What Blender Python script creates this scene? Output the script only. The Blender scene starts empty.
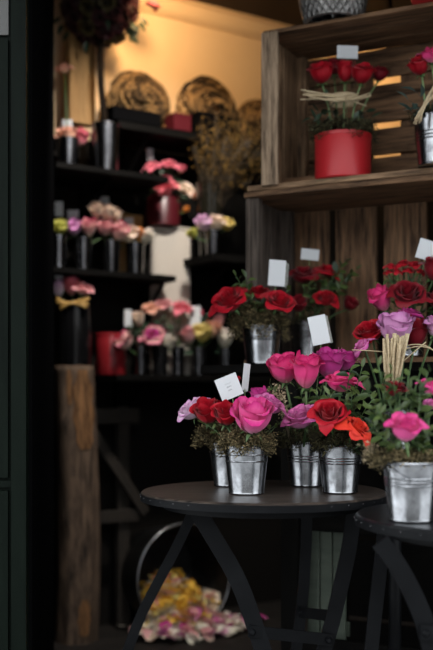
import bpy, math, random
from mathutils import Vector, Matrix, Quaternion
R = random.Random(7)
S = bpy.context.scene
col = S.collection
pi = math.pi

# ------------------------------------------------------------------ camera, world, exposure
F, CX, HY, ZC = 1000.0, 216.5, 395.0, 0.945          # focal length in px, centre column, horizon row, eye height (m)
cd = bpy.data.cameras.new('camera'); cam = bpy.data.objects.new('camera', cd); col.objects.link(cam)
cam.location = (0, 0, ZC); cam.rotation_euler = (pi/2, 0, 0)
cd.sensor_width = 36; cd.lens = 36*F/650; cd.shift_y = (HY-325)/650
cd.clip_start = 0.05
cd.dof.use_dof = True; cd.dof.focus_distance = 2.27; cd.dof.aperture_fstop = 2.2
S.camera = cam
w = bpy.data.worlds.new('overcast_sky'); S.world = w; w.use_nodes = True
nt = w.node_tree; bg = nt.nodes['Background']
tc = nt.nodes.new('ShaderNodeTexCoord'); sx = nt.nodes.new('ShaderNodeSeparateXYZ'); mr = nt.nodes.new('ShaderNodeMapRange')
mr.inputs[1].default_value = -0.05; mr.inputs[2].default_value = 1.0; mr.inputs[3].default_value = 0.6; mr.inputs[4].default_value = 1.0
nt.links.new(tc.outputs['Generated'], sx.inputs[0]); nt.links.new(sx.outputs[2], mr.inputs[0]); nt.links.new(mr.outputs[0], bg.inputs[1])
bg.inputs[0].default_value = (0.93, 0.97, 1.0, 1)
S.view_settings.view_transform = 'Standard'; S.view_settings.look = 'None'; S.view_settings.gamma = 1
S.view_settings.use_curve_mapping = False
S.view_settings.exposure = 2.0

def P(px, py, d): return Vector(((px-CX)/F*d, d, ZC+(HY-py)/F*d))
def PZ(px, d, z): return Vector(((px-CX)/F*d, d, z))

# ------------------------------------------------------------------ materials
MATS = {}
def mat(name, c, rough=.6, metal=0., noise=None, c2=None, scale=8., spec=.5, bump=0., stretch=None, emit=0., coat=0., detail=5.):
    m = bpy.data.materials.new(name); m.use_nodes = True; n = m.node_tree.nodes; l = m.node_tree.links
    b = n['Principled BSDF']; b.inputs['Base Color'].default_value = (*c, 1); b.inputs['Roughness'].default_value = rough
    b.inputs['Metallic'].default_value = metal; b.inputs['Specular IOR Level'].default_value = spec
    b.inputs['Coat Weight'].default_value = coat
    if emit: b.inputs['Emission Color'].default_value = (*c, 1); b.inputs['Emission Strength'].default_value = emit
    if c2 is not None:
        t = n.new('ShaderNodeTexCoord'); mp = n.new('ShaderNodeMapping'); mp.inputs['Scale'].default_value = stretch or (1, 1, 1)
        ob = n.new('ShaderNodeObjectInfo'); ad = n.new('ShaderNodeVectorMath'); ad.operation = 'ADD'
        ns = n.new('ShaderNodeTexNoise'); ns.inputs['Scale'].default_value = scale; ns.inputs['Detail'].default_value = detail; ns.inputs['Roughness'].default_value = .65
        rp = n.new('ShaderNodeValToRGB'); rp.color_ramp.elements[0].position = .33; rp.color_ramp.elements[1].position = .68
        rp.color_ramp.elements[0].color = (*c, 1); rp.color_ramp.elements[1].color = (*c2, 1)
        ml = n.new('ShaderNodeMath'); ml.operation = 'MULTIPLY'; ml.inputs[1].default_value = 17.
        l.new(ob.outputs['Random'], ml.inputs[0]); l.new(t.outputs['Object'], mp.inputs[0]); l.new(mp.outputs[0], ad.inputs[0]); l.new(ml.outputs[0], ad.inputs[1])
        l.new(ad.outputs[0], ns.inputs['Vector']); l.new(ns.outputs[0], rp.inputs[0]); l.new(rp.outputs[0], b.inputs['Base Color'])
        if bump:
            bp = n.new('ShaderNodeBump'); bp.inputs['Strength'].default_value = bump; bp.inputs['Distance'].default_value = .004
            l.new(ns.outputs[0], bp.inputs['Height']); l.new(bp.outputs[0], b.inputs['Normal'])
    MATS[name] = m
    return m
def petal_mat(name, base, body, tip, trans=.22):
    m = bpy.data.materials.new(name); m.use_nodes = True; n = m.node_tree.nodes; l = m.node_tree.links
    b = n['Principled BSDF']; b.inputs['Roughness'].default_value = .5; b.inputs['Specular IOR Level'].default_value = .25
    b.inputs['Sheen Weight'].default_value = .12; b.inputs['Sheen Roughness'].default_value = .4
    uv = n.new('ShaderNodeUVMap'); uv.uv_map = 'UVMap'; se = n.new('ShaderNodeSeparateXYZ'); rp = n.new('ShaderNodeValToRGB')
    e = rp.color_ramp.elements; e[0].position = .06; e[0].color = (*base, 1); e[1].position = 1.; e[1].color = (*tip, 1)
    x = e.new(.45); x.color = (*body, 1); x = e.new(.82); x.color = (*body, 1)
    ns = n.new('ShaderNodeTexNoise'); ns.inputs['Scale'].default_value = 4.; mp = n.new('ShaderNodeMapping'); mp.inputs['Scale'].default_value = (6, 1, 1)
    ma = n.new('ShaderNodeMath'); ma.operation = 'MULTIPLY_ADD'; ma.inputs[1].default_value = .18
    sb = n.new('ShaderNodeMath'); sb.operation = 'SUBTRACT'; sb.inputs[1].default_value = .09
    l.new(uv.outputs[0], se.inputs[0]); l.new(uv.outputs[0], mp.inputs[0]); l.new(mp.outputs[0], ns.inputs['Vector'])
    l.new(ns.outputs[0], ma.inputs[0]); l.new(se.outputs[1], sb.inputs[0]); l.new(sb.outputs[0], ma.inputs[2]); l.new(ma.outputs[0], rp.inputs[0])
    l.new(rp.outputs[0], b.inputs['Base Color'])
    bp = n.new('ShaderNodeBump'); bp.inputs['Strength'].default_value = .12; bp.inputs['Distance'].default_value = .002
    l.new(ns.outputs[0], bp.inputs['Height']); l.new(bp.outputs[0], b.inputs['Normal'])
    tr = n.new('ShaderNodeBsdfTranslucent'); mx = n.new('ShaderNodeMixShader'); mx.inputs[0].default_value = trans
    l.new(rp.outputs[0], tr.inputs[0]); l.new(b.outputs[0], mx.inputs[1]); l.new(tr.outputs[0], mx.inputs[2])
    l.new(mx.outputs[0], n['Material Output'].inputs[0])
    MATS[name] = m
def attr_mat(name, ca, cb, rough=.8):          # per-strand colour from the 'tint' attribute
    m = bpy.data.materials.new(name); m.use_nodes = True; n = m.node_tree.nodes; l = m.node_tree.links
    b = n['Principled BSDF']; b.inputs['Roughness'].default_value = rough; b.inputs['Specular IOR Level'].default_value = .2
    a = n.new('ShaderNodeAttribute'); a.attribute_name = 'tint'; rp = n.new('ShaderNodeValToRGB')
    rp.color_ramp.elements[0].color = (*ca, 1); rp.color_ramp.elements[1].color = (*cb, 1)
    l.new(a.outputs['Fac'], rp.inputs[0]); l.new(rp.outputs[0], b.inputs['Base Color']); MATS[name] = m
def leaf_mat(name, ca, cb, rough=.42):
    m = bpy.data.materials.new(name); m.use_nodes = True; n = m.node_tree.nodes; l = m.node_tree.links
    b = n['Principled BSDF']; b.inputs['Roughness'].default_value = rough; b.inputs['Specular IOR Level'].default_value = .45
    o = n.new('ShaderNodeObjectInfo'); rp = n.new('ShaderNodeValToRGB')
    rp.color_ramp.elements[0].color = (*ca, 1); rp.color_ramp.elements[1].color = (*cb, 1)
    l.new(o.outputs['Random'], rp.inputs[0]); l.new(rp.outputs[0], b.inputs['Base Color'])
    tr = n.new('ShaderNodeBsdfTranslucent'); mx = n.new('ShaderNodeMixShader'); mx.inputs[0].default_value = .15
    l.new(rp.outputs[0], tr.inputs[0]); l.new(b.outputs[0], mx.inputs[1]); l.new(tr.outputs[0], mx.inputs[2]); l.new(mx.outputs[0], n['Material Output'].inputs[0])
    MATS[name] = m

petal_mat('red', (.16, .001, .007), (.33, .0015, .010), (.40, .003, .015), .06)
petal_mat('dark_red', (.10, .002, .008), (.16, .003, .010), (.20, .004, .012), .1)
petal_mat('hot_pink', (.80, .22, .34), (.74, .055, .22), (.52, .006, .11), .12)
petal_mat('bright_pink', (.82, .34, .50), (.76, .10, .32), (.58, .02, .20), .12)
petal_mat('magenta', (.66, .20, .42), (.50, .045, .25), (.36, .01, .15), .12)
petal_mat('orchid', (.80, .44, .62), (.70, .22, .46), (.50, .06, .28), .12)
petal_mat('lilac', (.80, .55, .70), (.66, .32, .56), (.50, .16, .40), .12)
petal_mat('lilac_white', (.85, .74, .80), (.80, .62, .74), (.62, .26, .54))
petal_mat('orange_red', (.70, .06, .02), (.68, .040, .018), (.60, .02, .012), .1)
petal_mat('pale_pink', (.80, .62, .50), (.78, .42, .42), (.74, .28, .32))
petal_mat('coral', (.82, .42, .40), (.78, .22, .27), (.68, .12, .18))
petal_mat('pink_edge', (.82, .72, .58), (.80, .50, .46), (.62, .05, .18))
petal_mat('cream', (.80, .74, .58), (.82, .70, .56), (.80, .56, .46))
petal_mat('white', (.80, .78, .62), (.84, .80, .70), (.84, .72, .66))
petal_mat('yellow', (.74, .66, .20), (.78, .66, .24), (.78, .60, .22))
petal_mat('golden', (.75, .48, .06), (.80, .50, .07), (.78, .42, .06))
petal_mat('green_yellow', (.40, .42, .06), (.50, .50, .10), (.56, .52, .14))
petal_mat('orange', (.72, .34, .06), (.74, .30, .05), (.70, .24, .05))
petal_mat('peach', (.80, .56, .36), (.80, .46, .32), (.74, .34, .26))
petal_mat('dusky', (.04, .015, .015), (.05, .015, .02), (.07, .02, .025))
petal_mat('olive', (.06, .05, .015), (.08, .06, .02), (.09, .07, .025))
mat('zinc', (.16, .165, .175), .24, 1., c2=(.46, .475, .50), scale=30., bump=.10)
mat('dark_zinc', (.14, .14, .15), .20, 1., c2=(.36, .36, .38), scale=20.)
mat('silver', (.16, .155, .15), .38, .8, c2=(.34, .33, .32), scale=14.)
mat('black_metal', (.003, .0033, .004), .5, 0., c2=(.006, .0065, .0075), scale=14., spec=.10)
mat('black_wood', (.002, .0019, .0018), .7, c2=(.005, .0045, .004), scale=9., stretch=(1, 8, 8), bump=.2, spec=.05)
mat('table_wood', (.006, .0045, .004), .36, c2=(.075, .057, .046), scale=5., stretch=(1.2, 12, 4), bump=.25, spec=.3)
mat('black_top', (.003, .0032, .004), .32, c2=(.008, .0085, .010), scale=20., spec=.35)
mat('black_gloss', (.004, .004, .0045), .10, c2=(.006, .006, .0065), scale=5., coat=.2, spec=.4)
mat('black_paint', (.003, .003, .0033), .7, spec=.0)
mat('green_paint', (.002, .0042, .0028), .5, c2=(.004, .0075, .005), scale=7., stretch=(6, 6, .6), bump=.1, spec=.08)
mat('old_green', (.035, .048, .034), .7, c2=(.06, .075, .055), scale=12., stretch=(5, 5, 1), bump=.1)
mat('reflection_grey', (.06, .06, .055), .3)  # opaque grey, the pane's sky reflection put into its base colour
mat('wood', (.022, .012, .007), .75, c2=(.24, .135, .072), scale=6., stretch=(1, 14, 14), bump=.5, spec=.2)
mat('wood_edge', (.060, .036, .021), .75, c2=(.36, .225, .13), scale=8., stretch=(1, 12, 12), bump=.5, spec=.2)
mat('wood_pale', (.055, .036, .024), .8, c2=(.46, .33, .22), scale=7., stretch=(1, 10, 10), bump=.5, spec=.2)
mat('wood_grey', (.022, .017, .014), .8, c2=(.12, .095, .078), scale=6., stretch=(1, 14, 14), bump=.5, spec=.2)
mat('log_wood', (.012, .009, .007), .85, c2=(.15, .10, .068), scale=7., stretch=(7, 7, 1.1), detail=9., bump=1., spec=.2)
mat('log_bare', (.045, .022, .010), .8, c2=(.24, .12, .05), scale=12., stretch=(6, 6, 1), bump=.6, spec=.2)
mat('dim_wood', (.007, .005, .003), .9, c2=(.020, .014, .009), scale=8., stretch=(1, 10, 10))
mat('amber_wood', (.20, .105, .03), .75, c2=(.34, .19, .065), scale=8., stretch=(10, 10, 1))
mat('plaster', (.62, .45, .27), .8, c2=(.68, .51, .32), scale=2.)
mat('cream_trim', (.60, .44, .27), .6)
mat('dark_ceiling', (.026, .018, .013), .75, spec=.2)
mat('dark_wall', (.008, .007, .006), .8, spec=.1)
mat('floor_dark', (.010, .009, .008), .6, c2=(.020, .017, .015), scale=10., spec=.2)
mat('pavement', (.16, .16, .16), .7, c2=(.30, .30, .30), scale=1.4)
mat('facade', (.20, .19, .18), .8, c2=(.30, .29, .28), scale=1.)
mat('paper', (.56, .58, .60), .8, spec=.2)
mat('paper_edge', (.26, .30, .24), .7, c2=(.52, .52, .52), scale=60.)
mat('ink', (.45, .46, .48), .8)
mat('red_pot', (.42, .012, .018), .42, c2=(.47, .016, .022), scale=5.)
mat('dull_red', (.22, .012, .016), .3, c2=(.25, .014, .02), scale=5.)
mat('maroon', (.065, .006, .010), .35)
mat('raffia', (.40, .30, .17), .7, c2=(.56, .45, .29), scale=30., stretch=(1, 1, 8))
mat('gold_ribbon', (.44, .26, .07), .5)
mat('stem', (.05, .10, .03), .5)
mat('pale_stem', (.16, .25, .10), .5)
mat('calyx', (.06, .12, .035), .55)
mat('brown_stem', (.07, .05, .03), .7)
mat('trunk', (.008, .005, .0035), .9, spec=.1, c2=(.02, .013, .008), scale=16., stretch=(4, 4, 1))
mat('woven', (.46, .42, .37), .8)
mat('tub', (.055, .055, .056), .40, 1., c2=(.12, .12, .12), scale=8.)
mat('tub_rim', (.45, .46, .48), .4, 1.)
mat('glass', (.010, .009, .006), .08, spec=.5, coat=.3)
mat('bulb', (1., .72, .38), .5, emit=6.)
leaf_mat('leaf', (.010, .026, .008), (.085, .125, .032))
leaf_mat('dark_leaf', (.010, .026, .014), (.03, .06, .03))
leaf_mat('blue_leaf', (.03, .06, .05), (.06, .10, .085))
attr_mat('moss', (.020, .017, .007), (.22, .17, .085))
attr_mat('dark_moss', (.014, .013, .007), (.09, .08, .035))
attr_mat('vine', (.016, .009, .004), (.22, .13, .05))
attr_mat('dried', (.014, .008, .002), (.30, .17, .04))

# ------------------------------------------------------------------ mesh helpers
class MB:
    def __init__(s): s.v = []; s.f = []; s.uv = []; s.t = []; s.lat = False
    def add(s, vs, fs, uvs=None, tint=0.):
        o = len(s.v); s.v += [tuple(v) for v in vs]; s.f += [tuple(i+o for i in f) for f in fs]
        s.uv += uvs if uvs else [(0, 0)]*len(vs); s.t += [tint]*len(vs); return s
    def box(s, c, d, m=None):
        c = Vector(c); h = Vector(d)/2
        vs = [Vector((x*h.x, y*h.y, z*h.z))+c for x in (-1, 1) for y in (-1, 1) for z in (-1, 1)]
        if m: vs = [m @ v for v in vs]
        return s.add(vs, [(0, 1, 3, 2), (4, 6, 7, 5), (0, 4, 5, 1), (2, 3, 7, 6), (0, 2, 6, 4), (1, 5, 7, 3)])
    def tube(s, pts, r, n=6, tint=0., cap=True):
        pts = [Vector(p) for p in pts]; vs = []; k = len(pts)
        rs = r if isinstance(r, (list, tuple)) else [r]*k
        up = None
        for i, p in enumerate(pts):
            t = (pts[min(i+1, k-1)]-pts[max(i-1, 0)])
            t = t.normalized() if t.length > 1e-9 else Vector((0, 0, 1))
            if up is None: up = t.orthogonal().normalized()
            a = (up - t*up.dot(t)); a = a.normalized() if a.length > 1e-6 else t.orthogonal().normalized(); up = a
            b = t.cross(a)
            vs += [p+(a*math.cos(2*pi*j/n)+b*math.sin(2*pi*j/n))*rs[i] for j in range(n)]
        fs = [(i*n+j, i*n+(j+1) % n, (i+1)*n+(j+1) % n, (i+1)*n+j) for i in range(k-1) for j in range(n)]
        if cap: fs += [tuple(range(n-1, -1, -1)), tuple(range((k-1)*n, k*n))]
        return s.add(vs, fs, None, tint)
    def lathe(s, prof, n=32, c=(0, 0, 0), m=None):
        c = Vector(c); vs = []; s.lat = True
        for (r, z) in prof: vs += [Vector((r*math.cos(2*pi*j/n), r*math.sin(2*pi*j/n), z))+c for j in range(n)]
        if m: vs = [m @ v for v in vs]
        k = len(prof)
        return s.add(vs, [(i*n+j, i*n+(j+1) % n, (i+1)*n+(j+1) % n, (i+1)*n+j) for i in range(k-1) for j in range(n)])
    def mesh(s, name, smooth=True, tint=False):
        me = bpy.data.meshes.new(name); me.from_pydata(s.v, [], s.f); me.update()
        uvl = me.uv_layers.new(name='UVMap')
        flat = []
        for l in me.loops: flat += s.uv[l.vertex_index]
        uvl.data.foreach_set('uv', flat)
        if tint:
            a = me.attributes.new('tint', 'FLOAT', 'POINT'); a.data.foreach_set('value', s.t)
        if smooth: me.polygons.foreach_set('use_smooth', [True]*len(me.polygons))
        if smooth and s.lat: me.set_sharp_from_angle(angle=.6)
        return me
def put(name, me, m, parent=None, mtx=None):
    o = bpy.data.objects.new(name, me); col.objects.link(o)
    if parent: o.parent = parent
    if mtx is not None: o.matrix_local = mtx
    if m:
        if not me.materials: me.materials.append(None)
        o.material_slots[0].link = 'OBJECT'; o.material_slots[0].material = MATS[m]
    return o
def empty(name, loc=(0, 0, 0), rot=None):
    o = bpy.data.objects.new(name, None); col.objects.link(o); o.empty_display_size = .02; o.location = loc
    if rot is not None: o.rotation_euler = rot
    return o
def tag(o, label, cat, group=None, kind=None):
    o['label'] = label; o['category'] = cat
    if group: o['group'] = group
    if kind: o['kind'] = kind
    return o
def struct(o, label=None):
    o['kind'] = 'structure'
    if label: o['label'] = label
    return o
def T(v): return Matrix.Translation(Vector(v))
def frame(y, z):                                          # rotation whose Y axis is y and Z axis near z
    y = Vector(y).normalized(); x = y.cross(Vector(z)); x = x.normalized() if x.length > 1e-6 else y.orthogonal().normalized()
    zz = x.cross(y); return Matrix(((x.x, y.x, zz.x), (x.y, y.y, zz.y), (x.z, y.z, zz.z))).to_4x4()
def bez(a, b, c, n=7):
    a, b, c = Vector(a), Vector(b), Vector(c)
    return [a*(1-t)**2+b*2*t*(1-t)+c*t*t for t in (i/(n-1) for i in range(n))]
def shadeflat_box(name, c, d, m, parent=None, mtx=None, bevel=0.):
    x, y, z = d; e = min(bevel, min(d)*.4)
    if e <= 0: me = MB().box(c, d).mesh(name, False)
    else:                                                   # chamfered along the long axis, slightly uneven like sawn timber
        ax = max(range(3), key=lambda i: d[i]); o1, o2 = [i for i in range(3) if i != ax]
        h1, h2 = d[o1]/2, d[o2]/2
        ring = [(-h1+e, -h2), (h1-e, -h2), (h1, -h2+e), (h1, h2-e), (h1-e, h2), (-h1+e, h2), (-h1, h2-e), (-h1, -h2+e)]
        vs = []; N = 6
        for i in range(N+1):
            for (p, q) in ring:
                v = [0, 0, 0]; v[ax] = (-.5+i/N)*d[ax]; v[o1] = p+R.uniform(-1, 1)*e*.35; v[o2] = q+R.uniform(-1, 1)*e*.35
                vs.append(Vector(v)+Vector(c))
        fs = [(i*8+j, i*8+(j+1) % 8, (i+1)*8+(j+1) % 8, (i+1)*8+j) for i in range(N) for j in range(8)]
        fs += [tuple(range(7, -1, -1)), tuple(range(N*8, N*8+8))]
        me = MB().add(vs, fs).mesh(name, False)
        me2 = me
    return put(name, me, m, parent, mtx)
def board(name, c, d, m, parent=None, bevel=.002):         # a board with its own origin and its grain (X of the material) along its length
    ax = max(range(3), key=lambda i: d[i])
    rot = Matrix.Identity(4)
    if ax == 1: rot = Matrix.Rotation(pi/2, 4, 'Z'); dd = (d[1], d[0], d[2])
    elif ax == 2: rot = Matrix.Rotation(-pi/2, 4, 'Y'); dd = (d[2], d[1], d[0])
    else: dd = d
    return shadeflat_box(name, (0, 0, 0), dd, m, parent, T(c) @ rot, bevel)

# ------------------------------------------------------------------ the setting
# back wall runs from near on the left to far on the right
W0 = Vector((-.476, 4.1, 0)); WD = Vector((.836, .549, 0)).normalized(); WN = Vector((WD.y, -WD.x, 0))
WROT = math.atan2(WD.y, WD.x)
def wt(px, off):                                            # parameter along the wall where the line of sight px meets the plane 'off' in front of it
    q = W0+WN*off; k = (px-CX)/F
    return (k*q.y-q.x)/(WD.x-k*WD.y)
def wp(px, off, z=0.):
    p = W0+WN*off+WD*wt(px, off); return Vector((p.x, p.y, z))
def wz(px, off, py): return ZC+(HY-py)/F*wp(px, off).y
wallm = T(W0) @ Matrix.Rotation(WROT, 4, 'Z')               # local: X along wall, -Y into the room
def wall_box(name, x0, x1, y0, y1, z0, z1, m, parent=None):
    return put(name, MB().box(((x0+x1)/2, (y0+y1)/2, (z0+z1)/2), (x1-x0, y1-y0, z1-z0)).mesh(name, False), m, parent, wallm.copy() if parent is None else None)
S0Z = wz(190, .15, 139)
struct(wall_box('wall_back', -1.2, 3.2, 0, .1, 0, S0Z-.03, 'dark_wall'))
struct(wall_box('wall_back_upper', -1.2, 3.2, 0, .1, S0Z-.03, 2.9, 'plaster'))
CZ0 = wz(210, .03, 25); CZ1 = wz(210, .03, 9)
cv = put('trim_1', MB().add([(x, y, z) for x in (-1.2, 3.2) for (y, z) in ((0, CZ0), (-.012, CZ0), (-.03, CZ0+.018), (-.045, CZ1-.012), (-.07, CZ1), (0, CZ1))],
    [(0, 1, 7, 6), (1, 2, 8, 7), (2, 3, 9, 8), (3, 4, 10, 9), (4, 5, 11, 10)]).mesh('trim_1', False), 'cream_trim', None, wallm.copy()); struct(cv)
ce = put('ceiling', MB().box((.3, 3.8, CZ1+.03), (4.4, 3.6, .06)).mesh('ceiling', False), 'dark_ceiling'); struct(ce)
aw = put('ceiling_awning', MB().box((.3, 1.55, CZ1+.05), (5.4, .9, .04)).mesh('ceiling_awning', False), 'dark_ceiling'); struct(aw)
fl = put('floor', MB().box((.3, 4.0, -.03), (4.4, 4.0, .06)).mesh('floor', False), 'floor_dark'); struct(fl)
pv = put('floor_pavement', MB().box((0, -4.0, -.05), (24, 12, .08)).mesh('floor_pavement', False), 'pavement'); struct(pv)
fc = empty('wall_street', (0, -9, 0)); struct(fc, 'grey building front across the street')
put('facade', MB().box((0, -.25, 2.1), (16, .5, 4.2)).mesh('facade', False), 'facade', fc)
for i in range(6): put('shop_window', MB().box((-6.5+i*2.6, .02, 1.4), (1.7, .06, 2.0)).mesh('shop_window', False), 'black_gloss', fc)
struct(put('wall_left', MB().add([(-.452, 2.45, 0), (-.546, 3.36, 0), (-1.3, 3.36, 0), (-1.3, 2.45, 0), (-.452, 2.45, 2.7), (-.546, 3.36, 2.7), (-1.3, 3.36, 2.7), (-1.3, 2.45, 2.7)],
    [(0, 1, 5, 4), (1, 2, 6, 5), (2, 3, 7, 6), (3, 0, 4, 7), (4, 5, 6, 7), (3, 2, 1, 0)]).mesh('wall_left', False), 'black_paint'))
struct(put('wall_left_inner', MB().box((-1.35, 4.2, 1.35), (.1, 3.6, 2.7)).mesh('wall_left_inner', False), 'dark_wall'))
struct(put('wall_right', MB().box((1.75, 4.2, 1.35), (.1, 4.6, 2.7)).mesh('wall_right', False), 'dark_wall'))
# green shopfront door leaf at the left
dr = empty('door_1', (-.45, 2.44, 0)); struct(dr, 'dark green painted shop door with raised panels')
def dpart(name, x0, x1, y0, y1, z0, z1, m): return put(name, MB().box(((x0+x1)/2, (y0+y1)/2, (z0+z1)/2), (x1-x0, y1-y0, z1-z0)).mesh(name, False), m, dr)
dpart('leaf_board', -.9, -.010, -.02, .02, 0, 2.7, 'green_paint')
dpart('stile', -.044, -.008, -.036, -.02, 0, 2.7, 'green_paint')
zr = ZC+(HY-482)/F*2.42; zp = ZC+(HY-36)/F*2.42
dpart('rail', -.9, -.044, -.030, -.02, zr-.012, zr+.004, 'green_paint')
dpart('panel', -.9, -.052, -.034, -.02, .1, zr-.02, 'green_paint')
dpart('panel', -.9, -.052, -.034, -.02, zr+.012, zp-.012, 'green_paint')
dpart('pane', -.9, -.052, -.028, -.02, zp, 2.7, 'reflection_grey')

# ceiling spotlights above the frame: two wash the upper wall, one is added fill
def spotlight(p, tgt, label, energy, color, size):
    e = tag(empty('ceiling_spotlight', p), label, 'lamp'); dv = (tgt-p).normalized(); q = dv.to_track_quat('Z', 'Y').to_matrix().to_4x4()
    put('lamp_shade', MB().lathe([(.02, 0), (.045, .02), (.05, .10), (.046, .10), (.04, .022), (.0, .015)], 20).mesh('lamp_shade'), 'black_paint', e, q)
    put('bulb', MB().lathe([(.0, .02), (.022, .025), (.028, .045), (.02, .065), (0, .072)], 16).mesh('bulb'), 'bulb', e, q)
    put('ceiling_stem', MB().tube([(0, 0, .01), (0, 0, CZ1-p.z)], .008).mesh('ceiling_stem'), 'black_paint', e)
    ld = bpy.data.lights.new('spot_beam', 'SPOT'); ld.energy = energy; ld.color = color; ld.spot_size = size; ld.spot_blend = .9; ld.shadow_soft_size = .05
    lo = bpy.data.objects.new('spot_beam', ld); col.objects.link(lo); lo.parent = e; lo.matrix_local = T(dv*.11) @ dv.to_track_quat('-Z', 'Y').to_matrix().to_4x4()
spotlight(wp(172, .60, 2.56), wp(175, 0, wz(175, 0, 62)), 'warm ceiling spotlight aimed at the plaster above the vine coils', 7., (1., .62, .29), 2.3)
spotlight(wp(390, .55, 2.56), wp(395, 0, 2.3), 'warm ceiling spotlight aimed at the plaster behind the crates', 7., (1., .62, .29), 2.0)
s2 = Vector((.02, 3.05, 2.56)); spotlight(s2, wp(150, .1, 1.0), 'unseen neutral spotlight added to brighten the wall shelves', 30., (1., .93, .85), 1.75)  # added fill lamp, lifts the dim shelf roses and the petal tub

# ------------------------------------------------------------------ roses
def petal_geo(mb, phi0, Rr, H, W, curl, seed, n=6, k=8, sc=1.):
    rr = random.Random(seed); vs = []; uv = []
    ph = rr.uniform(0, 6); wob = rr.uniform(.03, .07); tip = rr.uniform(.0, .16); skew = rr.uniform(-.12, .12)
    for i in range(k+1):
        v = i/k
        for j in range(n+1):
            u = -1+2*j/n
            wd = .30+.70*math.sin(pi*min(1, .12+v*.62))
            vv = v*(1-.16*abs(u)**2.4*v + tip*v*(1-abs(u)))
            e = max(0, (vv-.60)/.40)
            cr = curl*(1+.35*math.sin(u*2.2+ph))*(e**1.7)
            r = Rr*(math.sin(pi/2*min(1, .10+vv*1.35))**.75)*(1+.075*u) + cr*.42 + wob*math.sin(3.2*u+ph)*vv**2
            if vv > .75 and curl < .2: r -= Rr*.25*((vv-.75)/.25)**1.5*(1-curl*3)
            z = H*(vv**1.08) - cr*(.30+.55*e)*.55 + wob*.8*math.cos(4*u+ph)*vv**3
            a = phi0+u*W*wd+skew*v
            vs.append((r*math.cos(a)*sc, r*math.sin(a)*sc, z*sc)); uv.append(((u+1)/2, v))
    fs = [(i*(n+1)+j, i*(n+1)+j+1, (i+1)*(n+1)+j+1, (i+1)*(n+1)+j) for i in range(k) for j in range(n)]
    mb.add(vs, fs, uv)
def rose_spec(kind, seed):
    rr = random.Random(seed); hs = []; os_ = []; a = rr.uniform(0, 6)
    G = 2.4
    H0 = {'cup': 1.62, 'open': 1.30, 'bud': 1.85, 'wide': 1.05}[kind]
    for i, r in enumerate((.10, .15, .21, .28, .35, .43, .50)):
        hs.append((a, r*(1.14 if kind in ('open', 'wide') else 1), H0*(.90+.018*i+rr.uniform(-.02, .02)), 1.6-.1*i, .08+.035*i, rr.random())); a += G
    K = {'cup': [(.58, 1.0, 1.10, .26), (.70, .98, .98, .48), (.82, .90, .90, .66)],
         'open': [(.60, 1.0, 1.05, .42), (.76, .95, .97, .62), (.92, .84, .90, .82)],
         'wide': [(.60, 1.0, 1.0, .5), (.78, .90, .97, .8), (.98, .72, .90, 1.02)],
         'bud': [(.52, 1.0, 1.2, .16), (.61, .98, 1.1, .34), (.70, .92, .95, .62)]}[kind]
    for li, (r, h, W, c) in enumerate(K):
        for q in range((3, 4, 5)[li]):
            os_.append((a, r*rr.uniform(.96, 1.05), H0*h*rr.uniform(.94, 1.03), W*rr.uniform(.92, 1.08), c*rr.uniform(.65, 1.35), rr.random())); a += 2*pi/(3, 4, 5)[li]+rr.uniform(-.22, .22)
    return hs, os_
ROSES = {}
for kind in ('cup', 'open', 'bud', 'wide'):
    for var in range(3):
        hs, os_ = rose_spec(kind, hash((len(kind), var*31+5)) % 9999)
        hm = MB()
        for p in hs: petal_geo(hm, *p, n=6, k=7)
        pm = []
        full = MB()
        for p in hs[::2]: petal_geo(full, *p, n=4, k=5)
        for p in os_:
            m1 = MB(); petal_geo(m1, *p); pm.append(m1.mesh('petal')); petal_geo(full, *p, n=4, k=5)
        R_ = max(math.hypot(v[0], v[1]) for v in full.v); Hh = max(v[2] for v in full.v)
        ROSES[kind, var] = (hm.mesh('bloom_heart'), pm, full.mesh('bloom'), R_, Hh)
def calyx_mesh():
    m = MB(); m.lathe([(.02, -.20), (.10, -.18), (.17, -.10), (.15, .02), (.10, .06)], 10)
    for i in range(5):
        a = 2*pi*i/5; d = Vector((math.cos(a), math.sin(a), 0)); t = Vector((-d.y, d.x, 0))
        pts = []
        for s_, wd, zz in ((.13, .09, -.04), (.34, .10, .02), (.52, .06, -.10), (.64, .0, -.26)):
            pts += [d*s_+t*wd+Vector((0, 0, zz)), d*s_-t*wd+Vector((0, 0, zz))]
        m.add(pts, [(0, 1, 3, 2), (2, 3, 5, 4), (4, 5, 7, 6)])
    return m.mesh('calyx')
CALYX = calyx_mesh()
vcount = [0]
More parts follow.
